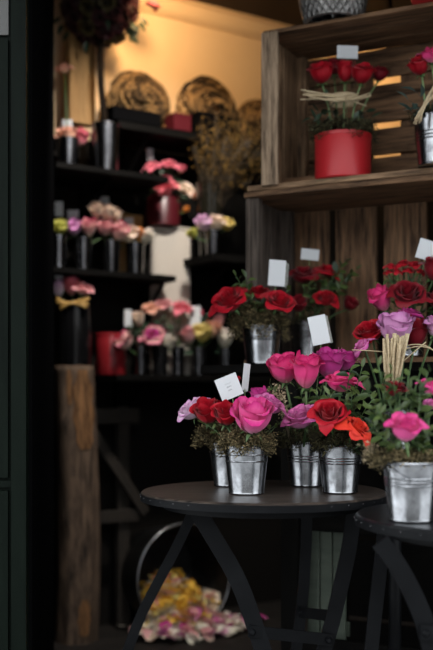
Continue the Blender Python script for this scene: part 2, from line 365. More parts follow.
def rose(px, py, rpx, d, color, label, foot, kind='cup', lean=(0, -.35), group=None, detail=True, name='rose', stemmat='stem', spin=None, pos=None):
    """a rose whose bloom is centred on a line of sight at distance d, its stem running to 'foot' in its container"""
    vcount[0] += 1; hm, pm, full, R_, Hh = ROSES[kind, vcount[0] % 3]
    c = Vector(pos) if pos is not None else P(px, py, d); s = rpx*d/F/R_*{'cup': 1.30, 'open': 1.34, 'bud': 1.16, 'wide': 1.34}[kind]
    ax = Vector((lean[0], lean[1], 1)).normalized(); foot = Vector(foot)
    e = tag(empty(name, foot), label, 'rose', group)
    rot = ax.to_track_quat('Z', 'Y').to_matrix().to_4x4() @ Matrix.Rotation(R.uniform(0, 6.28) if spin is None else spin, 4, 'Z')
    b = c-ax*(Hh*.52*s)
    mt = T(b-foot) @ rot @ Matrix.Scale(s, 4)
    if detail:
        put('bloom_heart', hm, color, e, mt)
        for m in pm: put('petal', m, color, e, mt)
        put('calyx', CALYX, 'calyx', e, mt)
    else: put('bloom', full, color, e, mt)
    z0 = b-foot-ax*(.14*s); mid = Vector((0, 0, max(.02, min(.095, z0.z*.8)))) if z0.z > 0 else z0*.5
    put('stem', MB().tube(bez(z0, mid, (0, 0, 0), 6), .0028 if detail else .003, 5).mesh('stem'), stemmat, e)
    return e

# ------------------------------------------------------------------ leaves, sprigs, moss
def leaf_geo(wd=.42, fold=.16, droop=.18):
    m = MB(); rows = [(0, .0), (.18, .62), (.42, 1.), (.68, .86), (.88, .42), (1., 0.)]; vs = []
    for (t, ww) in rows:
        zc = -droop*t*t
        vs += [(-wd/2*ww, t, zc+fold*ww*wd), (0, t, zc), (wd/2*ww, t, zc+fold*ww*wd)]
    fs = []
    for i in range(len(rows)-1):
        a = i*3; fs += [(a, a+1, a+4, a+3), (a+1, a+2, a+5, a+4)]
    return m.add(vs, fs).mesh('leaf')
LEAVES = [leaf_geo(), leaf_geo(.5, .3, .32), leaf_geo(.58, .1, .05), leaf_geo(.36, .2, .4)]
def sprig(foot, tip, n, size, label, group, m='leaf', bend=None, start=.4, spread=.9, name='leafy_sprig'):
    foot, tip = Vector(foot), Vector(tip); L = tip-foot
    mid = foot+L*.5+Vector((0, 0, L.length*.18)) if bend is None else Vector(bend)
    e = tag(empty(name, foot), label, 'foliage', group)
    pts = bez(Vector((0, 0, 0)), mid-foot, L, 8)
    put('stem', MB().tube(pts, [.0016-.0001*i for i in range(8)], 4).mesh('stem'), 'brown_stem' if m != 'leaf' else 'stem', e)
    roll = R.uniform(0, 6)
    for i in range(n):
        t = start+(1-start)*(i/(n-1)); q = t*7; a = min(6, int(q)); p = pts[a].lerp(pts[a+1], q-a); tg = (pts[a+1]-pts[a]).normalized()
        side = tg.orthogonal(); side.rotate(Quaternion(tg, roll+i*2.4))
        dr_ = (side*spread+tg*(.55 if i < n-1 else 2.)+Vector((R.uniform(-.2, .2), R.uniform(-.35, .05), R.uniform(-.1, .3)))).normalized()
        nz = Vector((R.uniform(-.6, .6), -.8, .8)); s = size*R.uniform(.72, 1.2)
        put('leaf', LEAVES[R.randrange(4)], m, e, T(p) @ frame(dr_, nz) @ Matrix.Scale(s, 4))
    return e
def moss(c, rx, h, n, label, m='moss', drops=.3, seed=1, sag=.2):
    """a cushion of curly moss strands heaped on a container's mouth"""
    rr = random.Random(seed); b = MB()
    for i in range(n):
        a = rr.uniform(0, 2*pi); q = math.sqrt(rr.random())*rx
        over = rr.random() < drops
        if over: q = rx*rr.uniform(.88, 1.18)
        p = Vector((q*math.cos(a), q*math.sin(a), (h*(1-(q/rx)**2*.75) if not over else rr.uniform(-sag, .6)*h)+rr.uniform(-.004, .006)))
        d = Vector((math.cos(a)+rr.uniform(-1, 1), math.sin(a)+rr.uniform(-1, 1), rr.uniform(-.8, 1.))).normalized()
        s = d.orthogonal().normalized(); s.rotate(Quaternion(d, rr.uniform(0, 6))); L = rr.uniform(.005, .014); wd = rr.uniform(.0007, .0019); p.z += .35*h*math.sin(5*a+seed)*(q/rx)
        ti = rr.random()**1.6; pts = []
        k = rr.uniform(-1.2, 1.2)
        up = d.cross(s)
        for j in range(4):
            t = j/3; cc = p+d*L*t+up*(L*.5*math.sin(t*2.6)*k); ww = wd*(1-.6*t); pts += [cc+s*ww, cc-s*ww]
        b.add(pts, [(0, 1, 3, 2), (2, 3, 5, 4), (4, 5, 7, 6)], None, ti)
        if rr.random() < .25:
            g = p+d*L; b.add([g+s*.002, g-s*.002, g+up*.003+d*.002, g-up*.002+d*.003], [(0, 2, 1), (0, 1, 3), (1, 2, 3), (0, 3, 2)], None, ti)
    o = put('moss', b.mesh('moss', False, True), m, None, T(c)); return tag(o, label, 'moss', None, 'stuff')

# ------------------------------------------------------------------ containers
def bucket(loc, label, r=.0505, rb=.039, h=.106, m='zinc', group=None, rot=0., ears=False, name='zinc_bucket', rings=(.26, .31, .36), bail=True):
    e = tag(empty(name, loc, (0, 0, rot)), label, 'bucket', group); rad = lambda t: r+(rb-r)*t          # t from rim down
    put('body', MB().lathe([(0, .002), (rb*.97, .002), (rb, 0), (rb+.0014, .003), (rb+.0006, .006), (r, h), (r-.002, h), (rb-.001, .007), (0, .007)], 40).mesh('body'), m, e)
    put('rim', MB().lathe([(r-.001, h-.003), (r+.0016, h-.003), (r+.0024, h), (r+.0014, h+.002), (r-.001, h+.0015)], 40).mesh('rim'), m, e)
    for t in rings:
        q = rad(t); z = h*(1-t); put('ring', MB().lathe([(q-.001, z-.0022), (q+.0012, z-.0012), (q+.0018, z), (q+.0012, z+.0012), (q-.001, z+.0022)], 40).mesh('ring'), m, e)
    if ears:
        for s in (-1, 1):
            put('handle_ear', MB().box((s*(r+.001), 0, h-.002), (.0025, .016, .020)).mesh('handle_ear', False), m, e)
        if bail:
            put('handle', MB().tube([((r+.004)*math.cos(a), -(r+.005)*math.sin(a), h-.002-.030*math.sin(a)) for a in (pi*i/20 for i in range(21))], .0011, 5).mesh('handle'), m, e)
    return e
def pot(loc, label, r, h, m, cat='pot', name='flower_pot', lip=.0, rb=None, group=None, rim=True):
    rb = rb or r; e = tag(empty(name, loc), label, cat, group)
    put('body', MB().lathe([(0, .001), (rb*.96, 0), (rb, .004), (r, h-.004), (r-.002, h), (r-.005, h), (r-.005, h-.01), (rb-.006, .01), (0, .008)], 36).mesh('body'), m, e)
    if rim: put('rim', MB().lathe([(r-.001, h-.012), (r+.0018, h-.011), (r+.0018, h-.002), (r-.001, h)], 36).mesh('rim'), m, e)
    return e
def card(px, py, d, wpx, hpx, label, foot, tilt=0., yaw=0., group=None, leaf2=True, ink=False, pitch=0.):
    """folded gift card on a thin pick"""
    c = P(px, py, d); foot = Vector(foot); e = tag(empty('gift_card', foot), label, 'card', group)
    mt = T(c-foot) @ Matrix.Rotation(yaw, 4, 'Z') @ Matrix.Rotation(pitch, 4, 'X') @ Matrix.Rotation(tilt, 4, 'Y'); ww, hh = wpx*d/F, hpx*d/F
    fr = put('front_leaf', MB().box((0, 0, 0), (ww, .0008, hh)).mesh('front_leaf', False), 'paper', e, mt)
    if ink:
        k = MB()
        for row in range(3):
            z = hh*(.16-.15*row); L = ww*(.30-.05*row)
            pts = [(-L/2+L*i/14, -.0007, z+hh*.028*math.sin(i*2.1+row)*(1 if i % 3 else 1.6)) for i in range(15)]
            k.tube(pts, .00022, 3)
        put('handwriting', k.mesh('handwriting'), 'ink', fr)
    if leaf2:
        m2 = mt @ T((ww/2, 0, 0)) @ Matrix.Rotation(-1.15, 4, 'Z') @ T((-ww/2, 0, 0)) @ T((ww*.0, 0, 0))
        m2 = mt @ T((ww/2, .001, -hh*.04)) @ Matrix.Rotation(1.2, 4, 'Z')
        bl = put('back_leaf', MB().box((ww*.42, 0, 0), (ww*.84, .0008, hh*.96)).mesh('back_leaf', False), 'paper_edge', e, m2)
    bot = mt @ Vector((0, .001, -hh*.4))
    put('pick', MB().tube([bot, Vector((0, 0, 0))], .0011, 4).mesh('pick'), 'pale_stem', e)
    return e

# ------------------------------------------------------------------ bistro tables
def bistro_table(cx, cy, zt, r, label, legs, bars, topmat='table_wood'):
    e = tag(empty('bistro_table', (cx, cy, 0)), label, 'table'); th = .016
    put('table_top', MB().lathe([(0, zt-th), (r-.004, zt-th), (r, zt-th+.003), (r+.0005, zt-.003), (r-.003, zt), (0, zt)], 72).mesh('table_top', False), topmat, e)
    rim = put('rim_band', MB().lathe([(r-.002, zt-th-.004), (r+.0025, zt-th-.004), (r+.0025, zt-.005), (r-.002, zt-.004)], 72).mesh('rim_band'), 'black_metal', e)
    st = MB()
    for i in range(40):
        a = 2*pi*i/40; st.lathe([(0, .0022), (.0010, .0008), (.0015, 0)], 6, (0, 0, 0), T(((r+.0025)*math.cos(a), (r+.0025)*math.sin(a), zt-th*.6)) @ Matrix.Rotation(a, 4, 'Z') @ Matrix.Rotation(pi/2, 4, 'Y'))
    so = put('studs', st.mesh('studs'), 'dark_zinc', rim); so['kind'] = 'stuff'
    put('frame_ring', MB().lathe([(r*.80, zt-th-.022), (r*.82, zt-th-.022), (r*.82, zt-th), (r*.80, zt-th)], 48).mesh('frame_ring'), 'black_metal', e)
    for (pts, hw) in legs:
        pts = [Vector(p)-Vector((cx, cy, 0)) for p in pts]; q = pts
        for _ in range(2):                                  # corner cutting rounds the bends
            n_ = [q[0]]
            for k in range(len(q)-1): n_ += [q[k].lerp(q[k+1], .25), q[k].lerp(q[k+1], .75)]
            q = n_+[q[-1]]
        vs = []
        for k, p in enumerate(q):
            tn = (q[min(k+1, len(q)-1)]-q[max(k-1, 0)]).normalized(); wv = tn.cross(Vector((0, -1, 0))).normalized(); nv = tn.cross(wv)
            for (x, y) in ((-1, -1), (1, -1), (1, 1), (-1, 1)): 
                vv = p+wv*(x*hw)+nv*(y*.004); vs.append(Vector((vv.x, vv.y, max(0, vv.z))))
        fs = [(k*4+j, k*4+(j+1) % 4, k*4+4+(j+1) % 4, k*4+4+j) for k in range(len(q)-1) for j in range(4)]+[(3, 2, 1, 0), tuple(range(len(vs)-4, len(vs)))]
        lg = put('leg', MB().add(vs, fs).mesh('leg', False), 'black_metal', e)
        put('bolt', MB().lathe([(0, -.009), (.005, -.008), (.007, -.004)], 8, (0, 0, 0), T(q[1]+Vector((0, 0, -.02))) @ Matrix.Rotation(-pi/2, 4, 'X') @ Matrix.Rotation(pi, 4, 'X')).mesh('bolt'), 'black_metal', lg)
    for (a_, b_) in bars:
        a_, b_ = Vector(a_)-Vector((cx, cy, 0)), Vector(b_)-Vector((cx, cy, 0)); dv = b_-a_; L = dv.length
        st_ = put('stretcher', MB().box((0, L/2, 0), (.007, L, .026)).mesh('stretcher', False), 'black_metal', e, T(a_) @ frame(dv, (0, 0, 1)))
        for f_ in (.04, .96): put('bolt', MB().lathe([(0, -.011), (.005, -.010), (.008, -.005)], 8, (0, 0, 0), T(a_.lerp(b_, f_)+Vector((0, -.003, 0))) @ Matrix.Rotation(pi/2, 4, 'X') @ Matrix.Rotation(pi, 4, 'X')).mesh('bolt'), 'black_metal', st_, (T(a_) @ frame(dv, (0, 0, 1))).inverted())
    return e
TZ1, TZ2 = .722, .711
def foot(px, d): return PZ(px, d, 0)
bistro_table(.110, 2.34, TZ1, .285, 'round dark wooden bistro table carrying four zinc buckets of roses',
    [([PZ(197, 2.20, TZ1-.03), P(214, 538, 2.2), P(238, 578, 2.2), P(255, 625, 2.2), foot(320, 2.2)], .019),
     ([PZ(354, 2.26, TZ1-.03), P(350, 545, 2.26), P(340, 590, 2.26), P(328, 640, 2.26), foot(270, 2.26)], .017),
     ([PZ(307, 2.52, TZ1-.03), P(306, 550, 2.52), P(302, 610, 2.52), foot(280, 2.52)], .014),
     ([PZ(200, 2.50, TZ1-.03), P(178, 545, 2.52), P(158, 582, 2.52), P(134, 628, 2.52), foot(90, 2.52)], .013)],
    [(P(249, 631, 2.19), P(332, 640, 2.25)), (P(300, 612, 2.51), P(332, 616, 2.27))])
bistro_table(.560, 1.95, TZ2, .285, 'round black bistro table carrying a single large zinc bucket',
    [([PZ(380, 1.80, TZ2-.03), P(396, 562, 1.8), P(414, 595, 1.8), P(428, 630, 1.8), foot(500, 1.8)], .017),
     ([PZ(590, 1.80, TZ2-.03), P(575, 600, 1.8), P(560, 650, 1.8), foot(480, 1.82)], .017),
     ([PZ(385, 2.06, TZ2-.03), P(380, 570, 2.06), P(372, 640, 2.06), foot(352, 2.06)], .014),
     ([PZ(560, 2.10, TZ2-.03), P(552, 600, 2.1), foot(520, 2.1)], .014)],
    [(P(420, 632, 1.79), P(560, 640, 1.79))], 'black_top')

# ------------------------------------------------------------------ counter, green boards, stacked crates
UU = Vector((.8966, -.4428, 0)); VV = Vector((.4428, .8966, 0)); C0 = Vector((-.046, 2.85, 0)); CR = math.atan2(UU.y, UU.x); KZ = 1.03
def cp(px, v, z=0.):                                        # point on the line of sight px lying v behind the counter front
    q = C0+VV*v; k = (px-CX)/F; a = (k*q.y-q.x)/(UU.x-k*UU.y); p = q+UU*a; return Vector((p.x, p.y, z))
def cu(px, v):
    return (cp(px, v)-C0).dot(UU)
ct = tag(empty('display_counter', C0, (0, 0, CR)), 'long black wooden counter under the stacked fruit crates', 'counter')
board('counter_top', (.60, .22, KZ-.0125), (1.2, .44, .025), 'black_wood', ct)
for i in range(3): board('front_rail', (.72, .03, KZ-.06-i*.36), (.92, .02, .07), 'black_wood', ct)
for x in (.27, 1.17):
    for y in (.03, .41): board('leg', (x, y, (KZ-.025)/2), (.05, .05, KZ-.025), 'black_wood', ct)
for i in range(4): board('back_board', (.72, .425, .13+i*.25), (.96, .015, .235), 'black_wood', ct)
gp = tag(empty('green_board_panel', cp(327, .08), (0, 0, CR)), 'weathered green panel of three upright boards under the counter', 'panel')
for i in range(3): board('board', ((i-1)*.037, 0, .40), (.034, .016, .80), 'old_green', gp)
board('batten', (0, .014, .3), (.12, .012, .04), 'old_green', gp)
ps = tag(empty('plant_stand', PZ(395, 2.5, 0)), 'slim black plant stand behind the bistro tables', 'stand')
put('top_plate', MB().lathe([(0, .785), (.068, .785), (.070, .79), (.070, .80), (0, .80)], 32).mesh('top_plate'), 'black_metal', ps)
put('pole', MB().tube([(0, 0, .01), (0, 0, .786)], .016, 12).mesh('pole'), 'black_metal', ps)
put('base', MB().lathe([(0, .0), (.09, .0), (.09, .012), (.02, .03), (0, .03)], 32).mesh('base'), 'black_metal', ps)

def crate(loc_u, loc_v, z, w_, dpt, h, label, style):
    p = C0+UU*loc_u+VV*loc_v; e = tag(empty('wooden_crate', (p.x, p.y, z), (0, 0, CR)), label, 'crate'); t = .016
    if style == 'upright':       # stands on its side, bottom boards upright at the back
        board('side_board', (t/2, dpt*.26, h/2), (t, dpt*.46, h-2*t), 'wood_grey', e); board('side_board', (t/2, dpt*.76, h/2), (t, dpt*.44, h-2*t), 'wood_grey', e)
        board('side_board', (w_-t/2, dpt*.26, h/2), (t, dpt*.46, h-2*t), 'wood_grey', e); board('side_board', (w_-t/2, dpt*.76, h/2), (t, dpt*.44, h-2*t), 'wood_grey', e)
        board('bottom_board', (w_/2, dpt/2, t/2), (w_, dpt, t), 'wood', e)
        board('top_board', (w_/2, dpt*.5, h-t/2), (w_, dpt, t), 'wood', e)
        n = 5; bw = (w_-2*t)/n
        for i in range(n): board('back_board', (t+bw*(i+.5), dpt-.008, h/2), (bw-.022, .014, h-2*t-.004), 'wood', e)
        for x in (t+.016, w_-t-.016):
            board('corner_post', (x, dpt-.035, h/2), (.032, .03, h-2*t-.002), 'wood_grey', e)
        board('corner_post', (t+.012, .03, h/2), (.024, .034, h-2*t-.002), 'wood_grey', e)
    else:
        board('end_board', (t/2, dpt*.22, h/2), (t, dpt*.40, h), 'wood_edge', e); board('end_board', (t/2, dpt*.70, h/2), (t, dpt*.5, h), 'wood_edge', e)
        board('end_board', (w_-t/2, dpt*.22, h/2), (t, dpt*.40, h), 'wood_edge', e); board('end_board', (w_-t/2, dpt*.70, h/2), (t, dpt*.5, h), 'wood_edge', e)
        board('bottom_board', (w_/2, dpt*.26, -t/2-.0005), (w_+.10, dpt*.52, t), 'wood_edge', e); board('bottom_board', (w_/2, dpt*.78, -t/2-.0005), (w_+.10, dpt*.42, t), 'wood_edge', e)
        board('top_board', (w_/2+.0, dpt*.17, h+.006), (w_, dpt*.33, .012), 'wood', e); board('top_board', (w_/2, dpt*.52, h+.006), (w_, dpt*.32, .012), 'wood', e); board('top_board', (w_/2, dpt*.85, h+.006), (w_, dpt*.28, .012), 'wood', e)
        for (z0, z1) in ((.006, h*.24), (h*.26, h*.44), (h*.485, h*.745), (h*.795, h-.004)):
            board('back_board', (w_/2, dpt-.007, (z0+z1)/2), (w_-2*t, .012, z1-z0), 'wood', e)
        board('corner_post', (t+.014, dpt-.03, h/2), (.028, .028, h-.004), 'wood_edge', e)
        board('corner_post', (w_-t-.014, dpt-.03, h/2), (.028, .028, h-.004), 'wood_edge', e)
        board('front_post', (.026, -.009, h/2-.004), (.050, .016, h+.006), 'wood_pale', e)
        for (xa, xb) in ((.02, BG0), (BG1, w_-.02)): board('gap_blocker', ((xa+xb)/2, dpt+.004, h/2), (xb-xa, .008, h-.01), 'wood', e)  # added boards block the lit wall, so most of each gap stays dark
        board('foot_rail', (t+.075, .12, .020), (.15, .014, .036), 'wood', e)
    return e
L_U = cu(244, .12); LZ1 = ZC+(HY-192)/F*cp(244, .12).y
crate(L_U, .12, KZ+.001, .80, .30, LZ1-KZ-.002, 'weathered crate with upright back boards holding red roses, on the black counter', 'upright')
U_U = cu(263, .125); UZ0 = LZ1+.017; UH = ZC+(HY-34)/F*cp(270, .125).y-UZ0
BG0, BG1 = cu(374, .40)-U_U, cu(401, .40)-U_U
crate(U_U, .125, UZ0+.001, .66, .27, UH, 'brown slatted crate holding the red pot, topmost of the stacked crates', 'flat')
UTOP = UZ0+UH+.013

# ------------------------------------------------------------------ zinc buckets on the tables
def gz(px, d, z): return PZ(px, d, z)
TB = .0008
bA = gz(246.5, 2.2525, TZ1+TB); bA2 = gz(230, 2.45, TZ1+TB); bB = gz(306.5, 2.45, TZ1+TB); bC = gz(340, 2.276, TZ1+TB); bD = gz(411, 1.857, TZ2+TB)
bucket(bA, 'plain zinc bucket under the large bright pink rose on the bistro table', rings=(.16, .30), rot=.6, bail=False)
bucket(bA2, 'zinc bucket behind the bucket of the large bright pink rose', r=.0525, rings=(.22, .3), rot=1.2, bail=False)
bucket(bB, 'zinc bucket below the orchid pink rose, behind the orange rose bucket', rings=(.30, .36, .42), rot=1.5, bail=False)
bucket(bC, 'zinc bucket with ribbed rings below the orange-red rose', rings=(.25, .305, .36), rot=1.5, bail=False)
bucket(bD, 'large zinc bucket with ribbed rings alone on its table', r=.0515, rb=.0405, h=.108, rings=(.26, .32, .38), rot=.35, ears=True)
bE = cp(262, .045, KZ+.001); bF = cp(306, .26, KZ+.020); bG = PZ(395, 2.5, .801); bJ = cp(409, .16, KZ+.020)
bucket(bE, 'zinc bucket of red roses at the corner of the counter', r=.056, rb=.044, h=.108, rings=(.3, .36))
bucket(bF, 'zinc bucket inside the crate with upright boards, under dark red roses', h=.112, rings=(.27, .33, .39), bail=False, rot=1.5)
bucket(bG, 'zinc bucket on the black plant stand', r=.05, rings=(.3, .36), bail=False, rot=1.5)
bucket(bJ, 'zinc bucket in the crate under the dark red velvet rose', rings=(.3, .36), bail=False, rot=1.5)
def inb(b, dx=0., dy=0., dz=.03): return b+Vector((dx, dy, dz))
def top(b, h=.106): return b+Vector((0, 0, h))
moss(top(bA), .052, .030, 3000, 'brown green moss filling the bucket of the large bright pink rose', seed=1, drops=.35)
moss(top(bA2)+Vector((-.012, -.01, .004)), .062, .034, 3200, 'brown green moss spilling over the bucket behind the large bright pink rose', seed=2, drops=.45)
moss(top(bB), .056, .034, 2200, 'brown moss in the bucket below the orchid pink rose', seed=3, m='dark_moss', drops=.4)
moss(top(bC), .054, .030, 2000, 'dark moss in the bucket of the orange-red rose', seed=4, m='dark_moss', drops=.3)
moss(top(bD)+Vector((-.016, .010, .002)), .050, .020, 1500, 'brown green moss spilling from the bucket alone on its table', seed=5, drops=.35)
moss(top(bE)+Vector((-.008, -.005, .008)), .070, .055, 4200, 'curly brown moss overflowing the bucket at the corner of the counter', seed=6, drops=.45, sag=.55)
moss(top(bF), .052, .02, 500, 'dark moss in the bucket inside the crate', seed=7, m='dark_moss', drops=.3)

# ------------------------------------------------------------------ roses of the bouquets
rose(191, 409, 17, 2.36, 'lilac_white', 'pale lilac rose with purple tips beside the red pair', inb(bA2, -.015), 'open', (-.75, -.35))
rose(207, 410, 17, 2.30, 'red', 'deep red rose next to the pale lilac rose on the bistro table', inb(bA2, -.01, -.02), 'cup', (-.25, -.55))
rose(226, 413, 16, 2.26, 'red', 'deep red rose tucked against the large bright pink rose', inb(bA, -.02, .0), 'cup', (-.05, -.55))
rose(253, 414, 24, 2.20, 'bright_pink', 'large bright pink rose over the plain zinc bucket', inb(bA, .005, -.01), 'cup', (.05, -.42), spin=.4)
rose(270, 404, 17, 2.28, 'orchid', 'orchid pink rose half behind the large bright pink rose', inb(bA, .02, .01), 'open', (.45, -.3))
rose(259, 396, 13, 2.32, 'magenta', 'small magenta rose peeking over the large bright pink rose', inb(bA, .01, .02), 'bud', (.1, -.1))
rose(238, 379, 3.6, 2.36, 'red', 'tiny red rosebud between the two folded cards', inb(bA, 0, .02), 'bud', (.05, -.1))
rose(284, 366, 20, 2.38, 'hot_pink', 'hot pink rose with curled tips at the outer end of the pink row', inb(bB, -.02), 'cup', (-.12, -.22), stemmat='pale_stem')
rose(306, 368, 21, 2.33, 'hot_pink', 'tall hot pink rose in the middle of the pink row', inb(bB, 0, -.01), 'bud', (-.02, -.16), stemmat='pale_stem')
rose(329, 361, 19, 2.36, 'magenta', 'purple pink rose in the row under the tilted white card', inb(bB, .015), 'cup', (.08, -.25))
rose(345, 359, 14, 2.42, 'magenta', 'magenta rose at the far end of the pink row', inb(bB, .03), 'cup', (.3, -.25))
rose(341, 381, 20, 2.26, 'hot_pink', 'bright pink rose with flared petals above the red rose', inb(bC, -.01), 'open', (.05, -.2))
rose(301, 416, 20, 2.28, 'orchid', 'orchid pink rose leaning beside the red rose', inb(bB, -.01, -.02), 'open', (-.55, -.45))
rose(329, 413, 19, 2.18, 'red', 'open red rose facing out beside the orange-red rose', inb(bC, -.01, -.02), 'open', (-.15, -1.0))
rose(359, 427, 19, 2.17, 'orange_red', 'orange-red rose with upright flared petals', inb(bC, .01, -.02), 'wide', (.75, -.75))
rose(406, 427, 18, 1.80, 'bright_pink', 'pink rose with pointed petals rising from the bucket alone on its table', inb(bD, -.005, -.02), 'cup', (-.05, -.55), stemmat='pale_stem')
rose(431, 387, 14, 1.90, 'bright_pink', 'pink rose partly in leaves above the lone bucket', inb(bD, .02), 'open', (.3, -.3))
rose(431, 404, 9, 1.88, 'orchid', 'small orchid pink rose low in the leaves of the lone bucket', inb(bD, .025), 'open', (.2, -.6))
rose(394, 388, 14, 2.14, 'dark_red', 'dark red rose sunk in the leaves below the raffia sheaf', inb(bC, .03, .02), 'open', (.1, -.3))
rose(370, 331, 18, 2.46, 'red', 'deep red rose at the edge of the raffia tied bunch', inb(bG, -.02), 'open', (-.4, -.6))
rose(361, 345, 13, 2.42, 'orchid', 'orchid pink rose drooping below the deep red rose of the tied bunch', inb(bG, -.025, -.01), 'wide', (-.9, -.3))
rose(396, 326, 21, 2.42, 'lilac', 'lilac rose with ruffled edge above the raffia sheaf', inb(bG), 'cup', (-.02, -.28))
rose(415, 331, 18, 2.46, 'dark_red', 'smooth crimson rose between the two lilac roses', inb(bG, .02), 'bud', (.05, -.2))
rose(437, 325, 14, 2.44, 'lilac', 'lilac rose beyond the crimson rose of the tied bunch', inb(bG, .03), 'cup', (.3, -.3))
rose(409, 314, 13, 2.54, 'magenta', 'magenta rose behind the lilac rose of the tied bunch', inb(bG, .01, .02), 'open', (.1, -.1))
rose(380, 297, 15, 2.62, 'hot_pink', 'two-tone pink rose beside the dark red velvet rose', inb(bJ, -.02), 'bud', (-.5, -.3))
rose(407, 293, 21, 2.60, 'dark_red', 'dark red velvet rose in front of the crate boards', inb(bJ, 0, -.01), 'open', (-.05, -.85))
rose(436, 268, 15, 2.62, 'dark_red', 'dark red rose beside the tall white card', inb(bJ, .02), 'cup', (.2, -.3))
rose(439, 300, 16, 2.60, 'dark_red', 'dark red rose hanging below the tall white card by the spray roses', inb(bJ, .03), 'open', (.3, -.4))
for i, (x, y, r_) in enumerate(((392, 266, 7), (403, 263, 8), (415, 264, 8), (398, 271, 6), (409, 270, 6), (388, 272, 5), (421, 271, 6))):
    rose(x, y, r_, 2.68, 'red', 'small flat red spray rose in the cluster below the white card', inb(bJ, .004*i-.012, .01), 'wide', (R.uniform(-.4, .4), -.4), 'red spray roses')
rose(229, 300, 20, 2.74, 'red', 'big open red rose overhanging the corner of the counter', inb(bE, -.02, -.01), 'open', (-.65, -.65))
rose(258, 292, 17, 2.84, 'red', 'red rose at the back of the corner bucket', inb(bE, 0, .02), 'wide', (0, -.35))
rose(280, 301, 18, 2.72, 'red', 'red rose with a pointed lower petal beside the leaning white card', inb(bE, .02, -.01), 'open', (.35, -.75))
rose(304, 274, 16, 3.02, 'dark_red', 'dark red rose under the small white card in the crate', inb(bF, -.01), 'open', (-.15, -.4))
rose(328, 270, 16, 3.02, 'red', 'flat red rose at the top of the crate bunch', inb(bF, .01), 'wide', (.15, -.35))
rose(326, 298, 13, 2.92, 'red', 'red rose low at the front of the crate bunch', inb(bF, .01, -.02), 'open', (.1, -.9))
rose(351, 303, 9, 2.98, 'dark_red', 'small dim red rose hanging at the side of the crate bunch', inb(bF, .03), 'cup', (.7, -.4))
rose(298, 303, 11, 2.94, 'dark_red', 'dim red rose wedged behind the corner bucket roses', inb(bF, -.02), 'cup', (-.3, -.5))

# cards
card(229, 387, 2.28, 23, 23, 'square white card with faint handwriting leaning on the red roses', inb(bA, -.01, .03, .06), tilt=math.radians(-22), yaw=.15, leaf2=False, ink=True)
card(246, 377, 2.36, 9, 27, 'narrow folded white card behind the handwritten card', inb(bA, .01, .035, .06), tilt=math.radians(8), yaw=.75)
card(319, 330, 2.40, 18, 29, 'tilted white folded card above the purple pink rose', inb(bB, .01, .02, .06), tilt=math.radians(-12), yaw=.1)
card(277, 273, 2.76, 17, 26, 'upright white folded card among the corner bucket roses', inb(bE, .01, .02, .07), tilt=math.radians(4), yaw=.1)
card(310, 254.5, 3.02, 18, 11, 'small white card standing over the crate bunch', inb(bF, 0, .02, .07), tilt=math.radians(6), leaf2=False)
card(427, 250, 2.66, 19, 20, 'tall white card above the red spray roses', inb(bJ, .01, .02, .07), tilt=math.radians(16), leaf2=False)

# leafy sprigs
def sprigs(bk, d, spots, n, size, label, group, m='leaf', h=.06, j=.02):
    for (x, y) in spots:
        sprig(inb(bk, R.uniform(-.02, .02), R.uniform(-.02, .02), h), P(x, y, d+R.uniform(-j, j)), n, size, label, group, m)
sprigs(bD, 1.86, [(372, 424), (400, 420), (424, 420), (378, 366), (392, 372), (408, 376), (420, 392), (428, 372), (384, 394), (398, 402), (418, 412), (374, 410), (386, 418), (428, 432), (380, 436), (394, 440), (426, 445), (368, 392), (410, 390)], 11, .024,
       'leafy green sprig rising around the pink rose of the lone bucket', 'green sprigs in the lone bucket')
sprigs(bC, 2.20, [(352, 394), (366, 384), (372, 400), (346, 402), (362, 368), (378, 412), (330, 395), (316, 392), (350, 372), (372, 442)], 10, .027,
       'leafy green sprig around the orange-red rose bucket', 'green sprigs in the orange-red rose bucket')
sprigs(bB, 2.36, [(270, 384), (300, 390), (312, 384), (322, 388), (330, 394)], 8, .024, 'leafy green sprig under the row of pink roses', 'green sprigs under the pink row')
sprigs(bE, 2.74, [(246, 278), (250, 296), (262, 302), (288, 290), (240, 290), (256, 308), (236, 276)], 8, .026, 'leafy green sprig between the red roses of the corner bucket', 'green sprigs in the corner bucket')
sprigs(bF, 2.98, [(340, 268), (350, 276), (346, 284), (318, 278), (336, 284), (310, 284), (356, 270), (345, 262), (330, 282)], 8, .030, 'leafy green sprig in the crate bunch of red roses', 'green sprigs in the crate bunch')
sprigs(bJ, 2.66, [(386, 278), (394, 276), (404, 280), (414, 278), (422, 284), (380, 284), (392, 284), (428, 280), (428, 310)], 9, .020, 'leafy green sprig under the red spray roses', 'green sprigs under the spray roses')
sprigs(bA, 2.30, [(205, 424), (278, 424), (286, 418)], 7, .018, 'leafy green sprig low around the red pair', 'green sprigs in the plain bucket')
# dry seed-head tufts beside the pink roses
def tuft(c, foot, label, seed, n=260, rad=.02):
    rr = random.Random(seed); b = MB(); c = Vector(c); foot = Vector(foot)
    for i in range(n):
        p = Vector((rr.gauss(0, rad*.5), rr.gauss(0, rad*.4), rr.gauss(0, rad*.7))); q = p+Vector((rr.uniform(-1, 1), rr.uniform(-1, 1), rr.uniform(-.6, 1)))*.006
        s = Vector((rr.uniform(-1, 1), 0, rr.uniform(-1, 1)))*.0016
        b.add([p+s, p-s, q-s*.6, q+s*.6], [(0, 1, 2, 3)], None, rr.random())
    e = tag(empty('dried_flower_tuft', foot), label, 'dried flower')
    o = put('seed_heads', b.mesh('seed_heads', False, True), 'moss2', e, T(c-foot)); o['kind'] = 'stuff'
    put('stem', MB().tube([c-foot-Vector((0, 0, rad*.5)), (0, 0, 0)], .0014, 4).mesh('stem'), 'brown_stem', e)
attr_mat('moss2', (.12, .09, .05), (.46, .37, .24))
